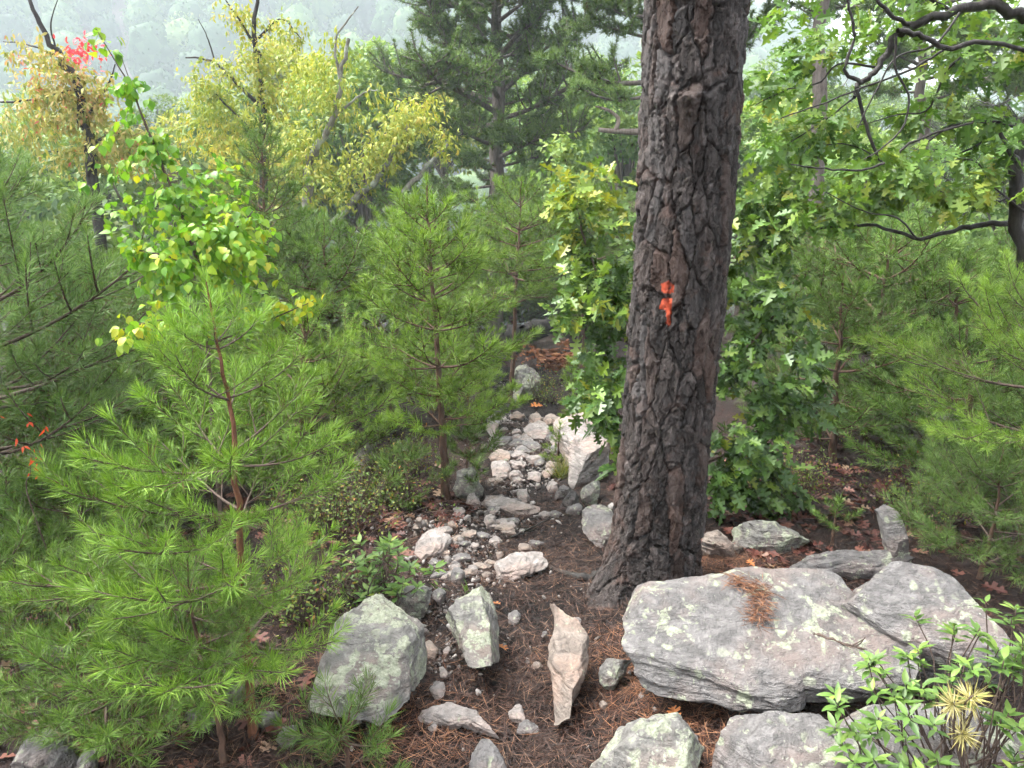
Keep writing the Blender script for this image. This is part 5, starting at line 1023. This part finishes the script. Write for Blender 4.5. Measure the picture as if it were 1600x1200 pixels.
for px, Y in spots:
    if 690 < px < 850 and Y < 20: continue
    toppy = np.interp(px, [0, 300, 480, 650, 850, 1000, 1300, 1600], [205, 185, 90, 80, 135, 140, 140, 180]) + r_.normal(0, 28) + (15 - Y) * .8
    P = at(px, toppy, Y); k = 1 if r_.uniform() < (.35 if 200 < px < 720 else .12) else 0; s = r_.uniform(.8, 1.15); cm, tm, rz = CR[r_.integers(0, 4)]
    o = empty('background_tree', (P[0], Y, gz1(P[0], Y))); tag(o, kinds[k][1] % (next(w_ for lim, w_ in zones if px < lim), 'nearest' if Y < 17 else 'near' if Y < 20 else 'middle' if Y < 30 else 'far' if Y < 36.5 else 'farthest'), 'tree', kinds[k][2]); zc = P[2] - 2 * rz * s - o.location.z
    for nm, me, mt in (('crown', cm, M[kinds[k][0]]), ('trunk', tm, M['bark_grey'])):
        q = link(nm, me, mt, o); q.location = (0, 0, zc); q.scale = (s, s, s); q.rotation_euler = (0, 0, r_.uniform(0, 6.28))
        if nm == 'crown': q['kind'] = 'stuff'
    kb += 1
print('background trees', kb)

# far forested hillside, one mass
r_ = np.random.default_rng(88); x, y = np.meshgrid(np.arange(-260, 260, 8.6), np.arange(84, 312, 9.2)); x = (x + (np.arange(x.shape[0]) % 2)[:, None] * 4.3 + r_.normal(0, 1.5, x.shape)).ravel(); y = (y + r_.normal(0, 1.6, y.shape)).ravel()
k = np.abs(x) < .85 * y + 8; x, y = x[k], y[k]; N = len(x); print('far crowns', N); z = gz(x, y); rad = r_.uniform(3.4, 5.8, N); K = 190
v = unit(r_.normal(size=(N, K, 3)) + [0, -.2, .6]); P = np.stack([x, y, z + rad * 1.1], -1)[:, None] + v * (rad[:, None] * (r_.uniform(.8, 1.0, (N, K)) + .22 * fbm(v * 1.6 + np.arange(N)[:, None, None] * 3.1, 2)))[..., None] * [1, 1, 1.35]
P = P.reshape(-1, 3); vv = v.reshape(-1, 3); n = len(P); tone = np.repeat(r_.uniform(0, 1, N), K)
V, Fs, rr = instance_geo(KL[0] * [1, 1.7, 1], KL[1], P, frames(vv + r_.normal(0, .6, (n, 3)), vv + r_.normal(0, .4, (n, 3))), r_.uniform(.5, .85, n), np.clip(.08 + .7 * tone + r_.normal(0, .10, n), 0, 1))
iv, if_ = icov, icof                                   # twice-divided ball, then broken into lumps crown by crown
for _ in range(2):
    e_ = {}; nv_ = list(iv); nf_ = []
    def mid_(a, b):
        k_ = (min(a, b), max(a, b))
        if k_ not in e_: e_[k_] = len(nv_); nv_.append(unit(np.array(nv_[a]) + nv_[b]))
        return e_[k_]
    for a, b_, c_ in if_: p, q, w_ = mid_(a, b_), mid_(b_, c_), mid_(c_, a); nf_ += [(a, p, w_), (b_, q, p), (c_, w_, q), (p, q, w_)]
    iv, if_ = np.array(nv_), np.array(nf_)
bd = iv[None] * (rad[:, None] * (.86 + .35 * fbm(iv[None] * 1.9 + np.arange(N)[:, None, None] * 3.1, 3)))[..., None] * [1, 1, 1.3] + np.stack([x, y, z + rad * 1.05], -1)[:, None]
bf = (np.arange(N)[:, None, None] * len(iv) + if_[None]).reshape(-1, 3) + len(V)
V = np.vstack([V, bd.reshape(-1, 3)]); Fs = [Fs[0], bf]; rr = np.concatenate([rr, np.clip(.05 + .6 * np.repeat(tone[::K], len(if_)) + r_.normal(0, .08, len(bf)), 0, 1)])
tag(link('far_forest', mesh_new('far_forest', V, Fs, rr), M['far']), 'misty forest covering the far mountainside', 'forest', kind='stuff')

# ------------------------------------------------------------------ haze: the mist of the valley
hx, hy0, hy1, hz0, hz1 = 300., -12., 330., -24., 125.
V = [(sx * hx, yy, zz) for zz in (hz0, hz1) for yy in (hy0, hy1) for sx in (-1, 1)]
me = mesh_new('haze', V, [[(0, 2, 3, 1), (4, 5, 7, 6), (0, 1, 5, 4), (2, 6, 7, 3), (0, 4, 6, 2), (1, 3, 7, 5)]])
m = bpy.data.materials.new('haze'); m.use_nodes = True; t = m.node_tree; t.nodes.clear()
out = t.nodes.new('ShaderNodeOutputMaterial'); pv = t.nodes.new('ShaderNodeVolumePrincipled'); pv.inputs['Color'].default_value = (.82, .91, .97, 1); pv.inputs['Density'].default_value = HAZE; pv.inputs['Anisotropy'].default_value = 0.0
t.links.new(pv.outputs[0], out.inputs['Volume'])
tag(link('haze', me, m), 'thin white mist hanging over the valley', 'haze', kind='stuff')

# things that still share a description are told apart by their place from left to right
bpy.context.view_layer.update()
same = {}
for o in list(COL.objects):
    if o.parent is None and 'label' in o and o.get('kind') is None: same.setdefault(o['label'], []).append(o)
for lab, os_ in same.items():
    if len(os_) < 2: continue
    def col_(o):
        r0 = np.array(o.location) - CAMP; return r0[0] / (r0 @ FW)
    os_.sort(key=col_); words = ['left one', 'right one'] if len(os_) == 2 else ['leftmost', 'second from left', 'third from left', 'fourth from left', 'fifth from left', 'sixth from left', 'seventh from left', 'eighth from left', 'ninth from left', 'tenth from left']
    for o, w_ in zip(os_, words): o['label'] = lab + ', ' + w_
